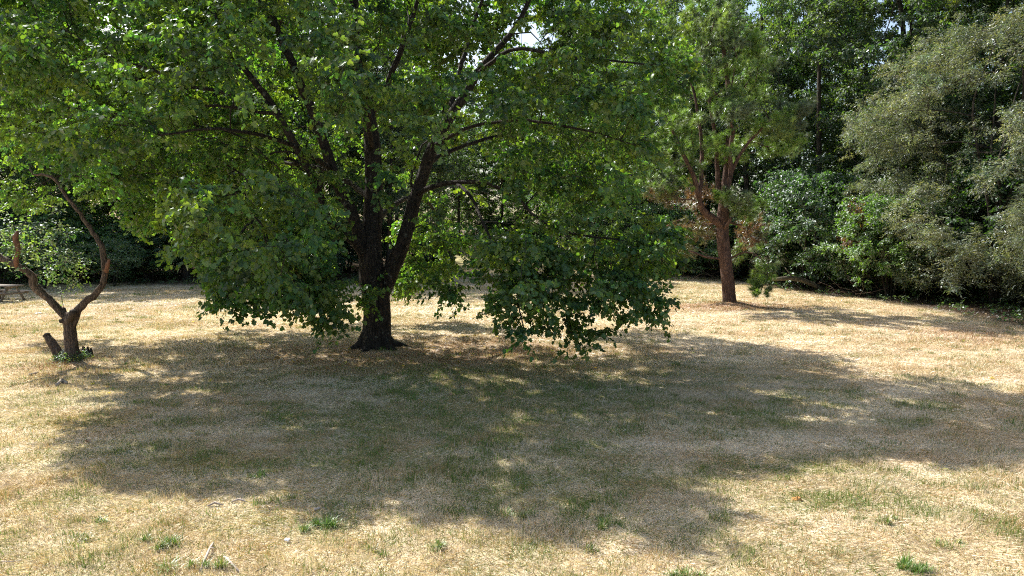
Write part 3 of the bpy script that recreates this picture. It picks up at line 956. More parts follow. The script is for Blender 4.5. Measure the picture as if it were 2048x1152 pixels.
def build_pine():
    o = np.array([PINE[0], PINE[1], zat(PINE[0], PINE[1]) - 0.05])
    root = thing('pine_tree', 'tall pine with bare reddish trunk forking into several stems right of the big tree', 'tree', o)
    Y0 = PINE[1]
    sk = Skel()
    sk.limb(px_limb([(1459, 620, Y0, 44), (1459, 608, Y0, 33), (1457, 580, Y0, 29), (1453, 540, Y0, 28), (1448, 500, Y0, 28), (1445, 465, Y0, 27), (1446, 430, Y0, 25), (1449, 395, Y0, 22),
                     (1452, 350, Y0, 15), (1456, 300, Y0, 14), (1460, 240, Y0, 12), (1455, 160, Y0, 10), (1445, 80, Y0, 8), (1438, 10, Y0, 6), (1434, -50, Y0, 3)], 0.9), 0, False, pen_low=1.5)
    limbs = [
        [(1447, 455, Y0, 21), (1432, 440, Y0 - .1, 19), (1412, 427, Y0 - .3, 17), (1399, 405, Y0 - .4, 15), (1392, 370, Y0 - .5, 13), (1380, 335, Y0 - .6, 11), (1365, 305, Y0 - .7, 9), (1350, 270, Y0 - .8, 7), (1330, 230, Y0 - .9, 5)],
        [(1445, 420, Y0, 14), (1438, 385, Y0 + .2, 13), (1434, 330, Y0 + .3, 11), (1432, 280, Y0 + .4, 9), (1420, 210, Y0 + .4, 7), (1405, 130, Y0 + .4, 6), (1395, 60, Y0 + .4, 4)],
        [(1399, 395, Y0 - .5, 10), (1402, 350, Y0 - .3, 10), (1403, 310, Y0 - .1, 9), (1402, 260, Y0 + .1, 8), (1390, 190, Y0 + .2, 6), (1370, 130, Y0 + .2, 4)],
        [(1452, 390, Y0, 14), (1462, 345, Y0 - .2, 12), (1460, 300, Y0 - .4, 10), (1465, 260, Y0 - .5, 9), (1455, 235, Y0 - .6, 6), (1445, 200, Y0 - .7, 4)],
        [(1462, 345, Y0 - .2, 9), (1485, 300, Y0 - .3, 7), (1520, 260, Y0 - .5, 6), (1545, 240, Y0 - .7, 5), (1580, 240, Y0 - .9, 4), (1600, 225, Y0 - 1, 3)],
        [(1446, 460, Y0, 9), (1456, 448, Y0 - .5, 8), (1462, 436, Y0 - .7, 7)],
        [(1443, 516, Y0, 7), (1425, 516, Y0 - .2, 5), (1400, 510, Y0 - .4, 4.5), (1370, 499, Y0 - .5, 3)],
        [(1456, 520, Y0, 5), (1478, 508, Y0 - .3, 4), (1505, 505, Y0 - .6, 3), (1530, 525, Y0 - .9, 2.5), (1535, 550, Y0 - 1.1, 2), (1520, 585, Y0 - 1.2, 1.5)],
        [(1447, 440, Y0, 6), (1480, 450, Y0 + .6, 5), (1510, 445, Y0 + 1, 4)],
        [(1440, 445, Y0, 6), (1400, 450, Y0 + .8, 5), (1360, 440, Y0 + 1.2, 4), (1330, 455, Y0 + 1.5, 3)],
    ]
    for i, rows in enumerate(limbs):
        sk.limb(px_limb(rows, 0.85), i + 1, True, wob=0.012, tip=(i not in (5, 6)))
    # tuft clusters given as photo-shaped masses of real foliage
    def lobe(px, py, Y, rx, ry, dY, n_):
        v = R.normal(0, 1, (n_, 3)); v /= np.linalg.norm(v, axis=1)[:, None]; v *= (R.random(n_) ** 0.4)[:, None]
        return np.array([at(px + a[0] * rx, py + a[1] * ry, Y + a[2] * dY) for a in v])
    PS = 0.87
    green = [(1430, 30, Y0, 70, 45, 1.8, 60), (1400, 100, Y0, 60, 50, 1.8, 50), (1480, 90, Y0, 70, 50, 1.8, 60), (1440, 160, Y0 + .3, 90, 50, 2.3, 60), (1530, 130, Y0, 45, 40, 1.4, 26), (1360, 60, Y0 + .5, 35, 40, 1.2, 16), (1500, 200, Y0 + .2, 80, 45, 2.0, 50),
             (1460, 215, Y0 - 1.4, 40, 26, 1.0, 26), (1560, 250, Y0 - .6, 60, 30, 1.2, 46), (1600, 215, Y0 - .9, 20, 30, .6, 20), (1590, 255, Y0 - .9, 28, 24, .6, 16), (1360, 220, Y0 - .3, 60, 45, 1.8, 44), (1320, 280, Y0 - .6, 55, 35, 1.4, 34), (1300, 370, Y0 - .6, 55, 25, 1.2, 36),
             (1400, 290, Y0 - .2, 60, 40, 1.8, 34), (1480, 290, Y0, 60, 35, 1.8, 34), (1560, 290, Y0, 50, 22, 1.6, 24), (1350, 340, Y0, 55, 30, 1.4, 26), (1470, 395, Y0 - 1.2, 50, 22, 0.9, 30), (1500, 420, Y0 - .6, 35, 20, .8, 16), (1530, 545, Y0 - 1.2, 24, 26, .4, 14), (1510, 580, Y0 - 1.3, 16, 9, .3, 7), (1470, 500, Y0 + 1.0, 40, 20, .8, 8)]
    rust = [(1330, 385, Y0 - .4, 45, 22, 1.0, 24), (1390, 450, Y0 + .9, 55, 25, 1.0, 40), (1510, 440, Y0 + .8, 38, 28, .9, 30), (1360, 490, Y0 + 1.2, 40, 18, .8, 14), (1400, 375, Y0 + .4, 40, 25, 1.0, 14), (1500, 475, Y0 + .9, 30, 16, .6, 8)]
    G = np.concatenate([lobe(*l[:6], max(2, int(l[6] * 0.42))) for l in green])
    G = np.repeat(G, 4, 0) + R.normal(0, 0.17, (len(G) * 4, 3)) * np.array([1, 1, .8])
    Rr = np.concatenate([lobe(*l) for l in rust])
    px, py = proj(G)
    A = np.concatenate([G, Rr])
    sk.grow(A, k=0.35, seg=0.5, arch=0.02, jit=0.03)
    sk.radii(r0=0.007, p=2.4)
    rustpts = Rr
    T = np.array(sk.tips)
    P = sk.P[T].copy()
    isr = np.array([np.min(np.linalg.norm(rustpts - p, axis=1)) < 0.02 for p in P])
    sk.P[:sk.n] -= o
    tr = sk.mesh([0], rough=0.04, ksides=(14, 7, 5, 3))
    tr.build('trunk', M_PBARK, root, True)
    for i in range(len(limbs)):
        sk.mesh([i + 1], rough=0.035, ksides=(10, 7, 5, 4)).build('limb', M_PBARK, root, True)
    sk.mesh([-1], ksides=(7, 5, 4, 3)).build('branches', M_PBARK, root, True)
    P, D = sk.tipdirs()
    D = D * 0.6 + np.array([0, 0, 0.55]); D /= np.linalg.norm(D, axis=1)[:, None]
    def tufts(sel, cols, name, per, k_):
        Q = P[sel]; E = D[sel]
        Q = np.concatenate([Q] + [Q - E * 0.22 * (j_ + 1) + R.normal(0, 0.05, Q.shape) for j_ in range(k_)])
        E = np.concatenate([E] * (k_ + 1)) + R.normal(0, 0.35, (len(E) * (k_ + 1), 3))
        E /= np.linalg.norm(E, axis=1)[:, None]
        Qw = Q + o
        hs = vnoise(Qw[:, 0] * 1.3 + Qw[:, 1] * .7, Qw[:, 2] * 1.3, 501)
        c = np.array(cols)[np.clip((hs * len(cols) * 1.2 - .1 * len(cols)).astype(int), 0, len(cols) - 1)] * R.uniform(0.8, 1.25, len(Q))[:, None]
        V, F, C = needle_tufts(Q, E, per, 0.27, 0.013, c, 0.8)
        return new_mesh(name, V, [F], M_NEEDLE, root, C)
    cr = tufts(~isr, [(0.14, 0.18, 0.10), (0.14, 0.22, 0.06), (0.21, 0.32, 0.07), (0.24, 0.31, 0.10)], 'crown', 120, 1)
    dn = tufts(isr, [(0.20, 0.10, 0.05), (0.15, 0.085, 0.045), (0.12, 0.115, 0.045)], 'dead_needles', 48, 3)
    dn['label'] = 'rusty brown dead needles low in the crown'
build_pine()

# ------------------------------------------------------------------ woodland prototypes
def woodland(name, label, cat, H, cr, base, nc, per, twigs, lper, lsize, shape, col, mat, seedpt=(0, 0), rad=0.2, lean=0.0, tlen=0.55, cscale=(1.0, 1.0, 0.45), lo=0.35, multi=1, yellow=0.12, var=0.3, group=None, flat=0.45, nvar=0.55, zmin=-0.95, squash=1.0, carve=0.40):
    root = thing(name, label, cat, (0, 0, 0), group)
    sk = Skel(40000)
    for m_ in range(multi):
        a = R.uniform(0, 6.28); q = 0.0 if multi == 1 else R.uniform(0.15, 0.5) * cr
        top = np.array([math.cos(a) * q + lean, math.sin(a) * q, H * 0.86])
        pts = []
        for t in np.linspace(0, 1, 6):
            w = R.normal(0, 0.02 * H, 2) * t
            pts.append([top[0] * t + w[0] + 0.15 * (m_ > 0) * math.cos(a), top[1] * t + w[1], top[2] * t - 0.05, rad * (1 - 0.82 * t) * (1.35 if t == 0 else 1)])
        if m_ == 0:
            sk.limb(pts, 0, False, step=0.5, pen_low=0.0)
        else:
            sk.limb(pts, 0, True, step=0.5)
    sk.pen[:sk.n] = np.where(sk.P[:sk.n, 2] < base * 0.8, 3.0, 0)
    zc = (H + base) / 2
    A = clumps(nc, per, ellipsoid((lean * 0.6, 0, zc), (cr, cr * squash, (H - base) / 2), lo, zmin), cscale)
    A = A[A[:, 2] > max(0.25, base * 0.6)]
    q_ = cr * 0.33
    sd_ = int(H * 13)
    nz3 = (vnoise(A[:, 0] / q_ + 9, A[:, 2] / q_, sd_) + vnoise(A[:, 1] / q_ + 5, A[:, 2] / q_ + 3, sd_ + 7) + vnoise(A[:, 0] / q_, A[:, 1] / q_ + 8, sd_ + 3)) / 3
    A = A[nz3 > carve]
    sk.grow(A, seg=0.7, k=0.25, arch=0.03, jit=0.04)
    sk.radii(r0=0.007, p=2.35)
    sk.mesh([0, -1], rough=0.05, ksides=(9, 5, 4, 3)).build('trunk', M_FBARK, root, True)
    P, D = sk.tipdirs()
    V, F, C, tw = sprays(P, D, twigs, lper, tlen, lsize, shape, col, var=var, yellow=yellow, flat=flat, nvar=nvar)
    new_mesh('crown', V, [F], mat, root, C)
    return root

def put(o, x, y, rot=0.0, s=(1, 1, 1), label=None, group=None):
    o.location = (x, y, zat(x, y) - 0.05)
    o.rotation_euler = (0, 0, rot)
    o.scale = s
    if label: o['label'] = label
    if group: o['group'] = group
    return o

def dup(o, x, y, rot, s, label, group=None):
    return copy_tree(o, (x, y, zat(x, y) - 0.05), rot, s if isinstance(s, tuple) else (s, s, s), label, group)

GW = 'trees of the woods round the lawn'
tallA = woodland('broadleaf_tree', 'x', 'tree', 17.5, 4.6, 2.6, 98, 6, 6, 20, 0.145, 'oval', (0.070, 0.112, 0.044), M_LEAF2, rad=0.20)
tallB = woodland('broadleaf_tree', 'x', 'tree', 19.5, 4.2, 4.5, 96, 6, 6, 20, 0.145, 'oval', (0.060, 0.100, 0.042), M_LEAF2, rad=0.22)
tallC = woodland('broadleaf_tree', 'x', 'tree', 15.0, 4.8, 1.6, 104, 6, 6, 20, 0.14, 'oval', (0.075, 0.135, 0.026), M_LEAF2, rad=0.17, yellow=0.2)
PROT = [tallA, tallB, tallC]
used = [False, False, False]
def tree(kind, x, y, rot, s, label, group=GW):
    p = PROT[kind]
    if not used[kind]:
        used[kind] = True
        return put(p, x, y, rot, s if isinstance(s, tuple) else (s, s, s), label, group)
    return dup(p, x, y, rot, s, label, group)

# front row along the left edge of the lawn
tree(2, -35.5, 45.5, 0.4, 1.05, 'leafy woodland tree at the far left edge of the lawn behind the picnic table')
tree(0, -30.0, 44.5, 1.4, 0.95, 'sunlit yellow green woodland tree left of the broken fruit tree stem')
tree(2, -25.5, 46.0, 2.2, 1.0, 'woodland tree with bright backlit leaves between the forks of the broken tree')
tree(0, -21.2, 44.8, 3.6, 1.0, 'slim dark trunked woodland tree just right of the broken tree')
tree(1, -17.0, 46.2, 4.4, 1.0, 'tall woodland tree between the broken tree and the big shade tree')
tree(2, -12.6, 46.5, 5.2, 1.05, 'woodland tree behind the left half of the big shade tree')
tree(0, -8.6, 48.5, 0.9, 1.02, 'woodland tree at the left corner of the far grassy opening')
# deeper rows, left
deepL = 'shadowed tree standing deeper in the woods behind the left side of the lawn'
for i, (x, y) in enumerate([(-40, 52), (-34, 53), (-28.5, 52), (-23, 53.5), (-18.5, 52.5), (-14, 54), (-10, 56), (-45, 60), (-38, 61), (-31, 60), (-25, 61.5), (-19, 60), (-13, 63), (-42, 47), (-12, 72), (-8.5, 80), (-20, 70), (-30, 71)]):
    tree((i * 7 + 1) % 3, x, y, i * 1.7, (1.15, 1.15, 1.25 + 0.05 * (i % 6)), deepL)
# far end of the opening
deepM = 'distant tree closing off the far end of the grassy opening'
for i, (x, y) in enumerate([(-7, 90), (-1.5, 92), (4, 90.5), (9.5, 89), (-4, 99), (2, 100), (8, 98), (-10, 100), (14, 97), (-16, 96)]):
    tree((i * 5) % 3, x, y, i * 2.3, (1.2, 1.2, 1.3 + 0.06 * (i % 4)), deepM)
# right of the opening
tree(2, 7.6, 52.5, 1.0, (1.12, 1.12, 1.1), 'pale leaved woodland tree seen between the big tree and the pine')
tree(0, 12.2, 51.5, 2.0, (1.12, 1.12, 1.2), 'woodland tree directly behind the pine trunk')
tree(1, 16.5, 49.0, 3.0, (1.12, 1.12, 1.35), 'tall dark tree right behind the upper crown of the pine')
tree(0, 19.0, 43.0, 4.0, (1.12, 1.12, 1.35), 'tall shaggy woodland tree right of the pine with a pale leafy flank')
tree(1, 21.5, 38.5, 5.0, (1.12, 1.12, 1.35), 'tall woodland tree rising behind the rounded dark shrub')
tree(2, 25.0, 36.0, 0.2, (1.12, 1.12, 1.5), 'tall tree above the grey green willow like tree at the right edge')
deepR = 'shadowed tree standing deeper in the woods on the right behind the pine'
for i, (x, y) in enumerate([(6, 60), (11, 58.5), (16, 57), (21, 51), (25.5, 45), (29, 40.5), (31, 34), (33, 48), (27, 54), (21, 62), (13, 67), (6, 70), (37, 40), (36, 31), (30, 27), (5.5, 80), (12, 78), (20, 72), (28, 64), (35, 56)]):
    tree((i * 4 + 2) % 3, x, y, i * 1.3, (1.15, 1.15, 1.35 + 0.05 * (i % 5)), deepR)

# the woods far beyond, one mass
def distant_woods():
    path = np.array([(-58, 15), (-62, 60), (-56, 112), (0, 118), (56, 112), (60, 60), (52, 12)], float)
    sl = np.concatenate([[0], np.cumsum(np.linalg.norm(np.diff(path, axis=0), axis=1))])
    n_ = 150000
    t = R.random(n_) * sl[-1]
    x, y = np.interp(t, sl, path[:, 0]) , np.interp(t, sl, path[:, 1])
    x = x + R.normal(0, 3, n_); y = y + R.normal(0, 3, n_)
    top = 17 + 9 * fbm(t, t * 0, 7, 301, 3)
    z = R.random(n_) ** 0.85 * top
    P = np.stack([x, y, z], 1)
    U = R.normal(0, 1, (n_, 3)); Nn = np.array([0, 0, 1.]) + R.normal(0, .6, (n_, 3))
    c = np.array((0.055, 0.105, 0.028)) * (0.5 + fbm(x * 1.0, z, 2.5, 305)) [:, None] * R.uniform(.7, 1.3, n_)[:, None]
    V, F, C = leaves(P, U, Nn, R.uniform(.3, .62, n_), 'oval', c)
    o = new_mesh('distant_woods', V, [F], M_LEAF2, None, C)
    tag(o, 'far off continuous woods closing the view behind all the single trees', 'woods', kind='stuff')
distant_woods()

# ------------------------------------------------------------------ shrubs along the edge
shr = woodland('shrub', 'rounded dark green shrub with glossy drooping leaves right of the pine trunk', 'shrub', 5.6, 2.7, 0.5, 70, 6, 5, 18, 0.155, 'oval', (0.052, 0.105, 0.032), M_GLEAF, rad=0.07, multi=4, lo=0.55, yellow=0.08, zmin=-0.9)
GS = 'shrubs along the edge of the woods'
put(shr, 16.3, 38.4, 0.5, (1.0, 1.0, 1.2), None, GS)
shrubs = [
    (18.9, 35.4, 1.5, (0.95, 0.95, 0.85), 'dark leafy shrub overhanging the dry brush between the rounded shrub and the willow like tree'),
    (18.3, 33.2, 2.6, (0.78, 0.78, 0.95), 'bright yellow green shrub at the left foot of the grey green willow like tree'),
    (13.8, 46.5, 3.4, (1.0, 1.0, 0.8), 'pale glossy shrub in front of the woods just right of the pine trunk'),
    (10.4, 49.0, 4.1, (1.0, 1.0, 0.95), 'pale leaved shrub left of the pine trunk at the edge of the woods'),
    (18.2, 41.6, 5.0, (1.1, 1.1, 1.3), 'tall dark shrub behind the rounded shrub and right of the pine crown'),
    (22.6, 30.8, 0.8, (1.1, 1.1, 1.2), 'dark shrub behind the lower branches of the willow like tree'),
    (-12.9, 44.2, 1.2, (0.6, 0.6, 0.5), 'low bluish green shrub at the edge of the woods behind the big tree left side'),
    (-32.5, 43.5, 2.2, (0.9, 0.9, 0.75), 'leafy shrub behind the picnic table'),
    (-28.0, 43.0, 0.7, (0.9, 0.9, 0.8), 'leafy shrub at the woods edge seen over the left limb of the broken tree'),
    (-22.8, 43.4, 3.9, (0.8, 0.8, 0.7), 'leafy shrub at the woods edge seen between the forks of the broken tree'),
]
TINT = {-28.0: (1.7, 1.6, 1.2), -22.8: (1.4, 1.4, 1.3), 18.3: (1.7, 1.5, .8), 13.8: (1.4, 1.3, 1.2), 10.4: (1.6, 1.5, 1.2), -32.5: (1.5, 1.35, .9), 18.9: (.9, .95, .9)}  # left shrubs have light painted into their leaf colour against the dark woods
def tint(o, c):
    for ch in o.children:
        if ch.name.startswith('crown'): ch.color = (*c, 1)
for (x, y, r_, s, lb) in shrubs:
    q = dup(shr, x, y, r_, s, lb, GS)
    if x in TINT: tint(q, TINT[x])
under = 'shadowed shrub inside the woods under the trees'
for i, (x, y) in enumerate([(-37, 50), (-27, 50.5), (-22.5, 51), (-17, 51.5), (-8, 53), (8, 56), (15, 53), (21, 46.5), (24.5, 41.5), (23.5, 34.5), (27, 37.5), (-2, 93), (5, 92.5), (-12.5, 52), (26, 28), (-33, 49)]):
    dup(shr, x, y, i * 1.9, (1.1, 1.1, 0.75 + 0.05 * (i % 4)), under, GS)

wil = woodland('willow_like_tree', 'large grey green tree with fine narrow leaves reaching the ground at the right edge', 'tree', 12.6, 6.2, 0.3, 560, 7, 6, 22, 0.13, 'narrow', (0.155, 0.178, 0.120), M_WLEAF, rad=0.10, multi=6, tlen=0.55, lo=0.5, carve=0.435, yellow=0.10, var=0.45, cscale=(0.75, 0.75, 0.4), zmin=-0.95, flat=0.7, nvar=0.9)
put(wil, 21.3, 30.3, 0.3, (1, 1, 1))
wil2 = dup(wil, 22.3, 24.6, 2.2, (0.62, 0.62, 0.55), 'lower grey green thicket in front of the willow like tree at the right border')

# saplings and small plants
sap = woodland('sapling', 'thin leafy sapling with sunlit leaves behind the left fork of the broken tree', 'sapling', 3.7, 1.5, 0.9, 26, 4, 4, 10, 0.14, 'oval', (0.085, 0.145, 0.04), M_GLEAF, rad=0.03, multi=3, lo=0.2, tlen=0.5, cscale=(.5, .5, .3))
GSP = 'saplings in front of the left woods'
put(sap, -25.6, 37.8, 0.2, (1.15, 1.15, 1.0), None, GSP)
dup(sap, -28.6, 38.6, 1.8, (1.2, 1.2, 0.95), 'thin leafy sapling just right of the picnic table', GSP)
dup(sap, -22.9, 39.5, 3.0, (0.9, 0.9, 0.75), 'thin leafy sapling between the forks of the broken tree', GSP)
dup(sap, -31.5, 39.8, 4.0, (1.1, 1.1, 1.15), 'thin leafy sapling at the left border beside the picnic table', GSP)
q = dup(sap, 17.0, 34.2, 1.0, (0.5, 0.5, 1.25), 'small reddish leaved sapling at the left edge of the willow like tree', GSP)
tint(q, (2.1, .62, .8))
dup(sap, -2.0, 47.0, 4.0, (0.7, 0.7, 0.85), 'pale leafy sapling standing in the grassy opening right of the big trunk', GSP)

# ------------------------------------------------------------------ undergrowth at the foot of the woods
def undergrowth():
    n_ = 10500
    x = R.uniform(-42, 34, n_); y = R.uniform(18, 60, n_)
    f = forest_mask(x, y)
    edge = (f > 0.35) & ((f < 0.98) | (R.random(n_) < 0.35))
    x, y = x[edge], y[edge]
    P = np.stack([x, y, gz(x, y) + R.uniform(0.03, 0.32, len(x))], 1)
    D = R.normal(0, 0.5, (len(x), 3)); D[:, 2] = 1; D /= np.linalg.norm(D, axis=1)[:, None]
    V, F, C, tw = sprays(P, D, 3, 8, 0.32, 0.10, 'oval', (0.055, 0.11, 0.03), var=0.35, yellow=0.2)
    o = new_mesh('undergrowth', V, [F], M_LEAF2, None, C)
    tag(o, 'low weeds and leafy ground cover along the foot of the woods', 'undergrowth', kind='stuff')
undergrowth()

# ------------------------------------------------------------------ the broken fruit tree on the left
def foliage_shoots(root, lines, lsize, col, mat, name='leafy_shoot', o=None, gap=0.09):
    """each line: list of points; leaves along it, one child per shoot"""
    for ln in lines:
        A = np.array(ln, float) - o
        seg = np.linalg.norm(np.diff(A, axis=0), axis=1)
        cum = np.concatenate([[0], np.cumsum(seg)])
        s = np.arange(0.12, cum[-1], gap)
        P = np.stack([np.interp(s, cum, A[:, k_]) for k_ in range(3)], 1)
        P = np.repeat(P, 3, 0)
        n_ = len(P)
        U = R.normal(0, 1, (n_, 3)); U[:, 2] = np.abs(U[:, 2]) * 0.2
        Nn = np.array([0, 0, 1.0]) + R.normal(0, 0.5, (n_, 3))
        c = np.array(col) * R.uniform(0.7, 1.4, n_)[:, None]
        V, F, C = leaves(P + R.normal(0, 0.02, P.shape), U, Nn, lsize * R.uniform(0.6, 1.2, n_), 'oval', c)
        cr = new_mesh(name, V, [F], mat, root, C)
        mb = MB(); mb.tube(A, np.linspace(0.009, 0.003, len(A)), 4)
        mb.build('stem', M_DEAD, cr, True)

def build_fruit():
    Y0 = FRUIT[1]
    o = np.array([FRUIT[0], Y0, zat(FRUIT[0], Y0) - 0.03])
    root = thing('broken_fruit_tree', 'small half dead tree with a short trunk and two crooked bare limbs on the left', 'tree', o)
    sk = Skel(4000)
    sk.limb(px_limb([(148, 738, Y0, 46), (146, 722, Y0, 34), (144, 700, Y0, 28), (141, 675, Y0, 25), (139, 652, Y0, 24), (138, 636, Y0, 26), (140, 626, Y0, 18)], 0.92), 0, False, step=0.08)
    L = [
        [(138, 646, Y0, 20), (128, 630, Y0, 18), (108, 610, Y0 - .05, 17), (88, 592, Y0 - .1, 18), (70, 575, Y0 - .15, 20), (64, 556, Y0 - .2, 17), (48, 540, Y0 - .25, 15), (28, 528, Y0 - .3, 16), (12, 520, Y0 - .3, 13), (-6, 505, Y0 - .3, 11), (-40, 470, Y0 - .3, 9), (-70, 440, Y0 - .3, 7)],
        [(30, 532, Y0 - .3, 12), (33, 510, Y0 - .3, 10), (32, 492, Y0 - .3, 12), (29, 475, Y0 - .3, 13), (36, 462, Y0 - .3, 6)],
        [(145, 648, Y0, 18), (155, 625, Y0 + .05, 18), (172, 603, Y0 + .1, 17), (192, 585, Y0 + .15, 16), (208, 568, Y0 + .2, 14), (212, 545, Y0 + .2, 13), (208, 520, Y0 + .2, 14), (206, 500, Y0 + .2, 13), (196, 480, Y0 + .2, 11), (180, 458, Y0 + .2, 10), (160, 425, Y0 + .2, 9), (138, 395, Y0 + .2, 8), (118, 370, Y0 + .2, 8), (105, 356, Y0 + .2, 7), (85, 350, Y0 + .2, 6), (68, 347, Y0 + .2, 4), (58, 335, Y0 + .2, 2)],
        [(212, 540, Y0 + .15, 10), (214, 528, Y0 + .05, 8), (219, 519, Y0, 5)],
    ]
    for i, rows in enumerate(L):
        sk.limb(px_limb(rows, 0.86), i + 1, True, step=0.10, wob=0.017)
    sk.radii()
    sk.P[:sk.n] -= o
    tr = sk.mesh([0], rough=0.085, ksides=(18, 10, 7, 5))
    for a in (0.5, 1.9, 3.0, 4.1, 5.2):
        c, s = math.cos(a), math.sin(a)
        tr.tube([(c * .06, s * .06, .30), (c * .14, s * .14, .13), (c * .24, s * .24, .03), (c * .42, s * .42, -.06)], [.08, .09, .06, .02], 7, .06, seed=int(a * 9))
    tr.build('trunk', M_DEAD, root, True)
    for i in range(4):
        q = sk.mesh([i + 1], rough=0.10, ksides=(13, 10, 7, 5)).build('limb', M_DEAD if i in (0, 2) else M_HEART, root, True)
        if i == 1: q['label'] = 'short curled stub of bare red wood'
        if i == 3: q['label'] = 'splintered bare end of a broken limb'
    def P(px, py, dy=0.0): return at(px, py, Y0 + dy) - o
    for (p, q, r_) in ((P(136, 640, -.05), P(119, 643, -.15), 0.055), (P(140, 640, -.08), P(146, 622, -.22), 0.075), (P(130, 628, 0), P(127, 616, .05), 0.045)):
        mb = MB(); mb.tube([p, (p + q) / 2, q], [r_ * 1.1, r_, r_ * 0.95], 9, 0.07)
        s_ = mb.build('cut_stub', M_CHAR, root, True)
    sh = [[at(128, 620, Y0), at(122, 590, Y0), at(113, 562, Y0)]]
    foliage_shoots(root, sh, 0.06, (0.12, 0.18, 0.06), M_GLEAF, o=o, gap=0.05)
    shoots = []
    for (a, b_, c_) in (((40, 535), (60, 500), (95, 465)), ((60, 552), (95, 515), (150, 500)), ((20, 525), (5, 480), (20, 430)), ((35, 525), (80, 520), (190, 545)), ((50, 540), (80, 545), (130, 555)), ((0, 510), (-10, 470), (-30, 420)), ((60, 555), (100, 540), (120, 440))):
        shoots.append([at(*a, Y0 - .25), at(*b_, Y0 - .1), at(*c_, Y0 + R.uniform(-.2, .3))])
    att = []
    for (px, py, rx, ry, dy, m_) in ((85, 505, 60, 38, .5, 26), (125, 545, 55, 22, .4, 14), (50, 445, 45, 30, .5, 12), (10, 480, 30, 40, .4, 8), (170, 530, 25, 12, .2, 5), (120, 465, 22, 18, .3, 5)):
        for _ in range(m_):
            v = R.normal(0, .55, 3)
            att.append(at(px + v[0] * rx, py + v[1] * ry, Y0 - .25 + v[2] * dy))
    sk2 = Skel(3000)
    sk2.P[:sk.n] = sk.P[:sk.n] + o; sk2.par[:sk.n] = sk.par[:sk.n]; sk2.r[:sk.n] = sk.r[:sk.n]; sk2.pl[:sk.n] = sk.pl[:sk.n]; sk2.part[:sk.n] = sk.part[:sk.n]; sk2.n = sk.n
    sk2.pen[:sk.n] = np.where(sk.part[:sk.n] == 1, 0, 5.0)
    sk2.grow(np.array(att), seg=.2, k=.2, jit=.015)
    sk2.radii(r0=.003, p=2.4)
    sk2.P[:sk2.n] -= o
    sk2.mesh([-1], ksides=(7, 5, 4, 3)).build('branches', M_DEAD, root, True)
    Pq, Dq = sk2.tipdirs()
    V, F, C, tw = sprays(Pq, Dq, 3, 8, 0.26, 0.085, 'oval', (0.12, 0.19, 0.06), var=.3, yellow=.15, flat=.8)
    cw = new_mesh('crown', V, [F], M_GLEAF, root, C)
    cw['label'] = 'sparse sunlit leaves on thin shoots from the left limb'
    # weeds at the foot
    n_ = 70
    a = R.uniform(0, 6.28, n_); r_ = R.uniform(0.12, 0.42, n_)
    Q = np.stack([np.cos(a) * r_ + 0.05, np.sin(a) * r_ - 0.1, R.uniform(0.02, 0.22, n_)], 1)
    D = np.stack([np.cos(a) * .4, np.sin(a) * .4, np.ones(n_)], 1); D /= np.linalg.norm(D, axis=1)[:, None]
    V, F, C, tw = sprays(Q, D, 2, 6, 0.16, 0.05, 'oval', (0.09, 0.14, 0.05), var=.3, yellow=.3)
    w = new_mesh('weeds', V + o, [F], M_LEAF2, None, C)
    tag(w, 'small weeds and ivy growing round the foot of the broken tree', 'weeds', kind='stuff')
build_fruit()

def build_stump():
    b_ = gp(122, 722)
    o = np.array([b_[0], b_[1] + .1, zat(b_[0], b_[1])])
    root = thing('leaning_stump', 'short dark leaning stump beside the foot of the broken tree', 'stump', o)
    Y = o[1]
    pts = np.array([at(122, 727, Y) - [0, 0, .05], at(120, 712, Y), at(111, 697, Y), at(102, 683, Y), at(93, 670, Y)]) - o
    mb = MB(); mb.tube(pts, [.17, .13, .115, .10, .075], 12, 0.10)
    mb.build('stem', M_DEAD, root, True)
    mb = MB(); d = pts[-1] - pts[-2]; d /= np.linalg.norm(d)
    mb.tube([pts[-1] - d * .02, pts[-1] + d * .03, pts[-1] + d * 0.05], [.10, .085, .04], 10, 0.12)
    mb.build('broken_top', M_CHAR, root, True)
    b2 = gp(176, 716)
    r2 = thing('rotten_stump', 'low rotten stump fragment on the right side of the broken tree foot', 'stump', (b2[0], b2[1], zat(b2[0], b2[1])))
    mb = MB()
    for i in range(6):
        a = i * 1.05; h = R.uniform(.10, .34)
        mb.tube([(math.cos(a) * .09, math.sin(a) * .07, -.05), (math.cos(a) * .10, math.sin(a) * .08, h * .5), (math.cos(a) * .09 + R.normal(0, .02), math.sin(a) * .08, h)], [.06, .045, .02], 6, 0.15, seed=i)
    mb.build('splintered_wood', M_CHAR, r2, True)
build_stump()

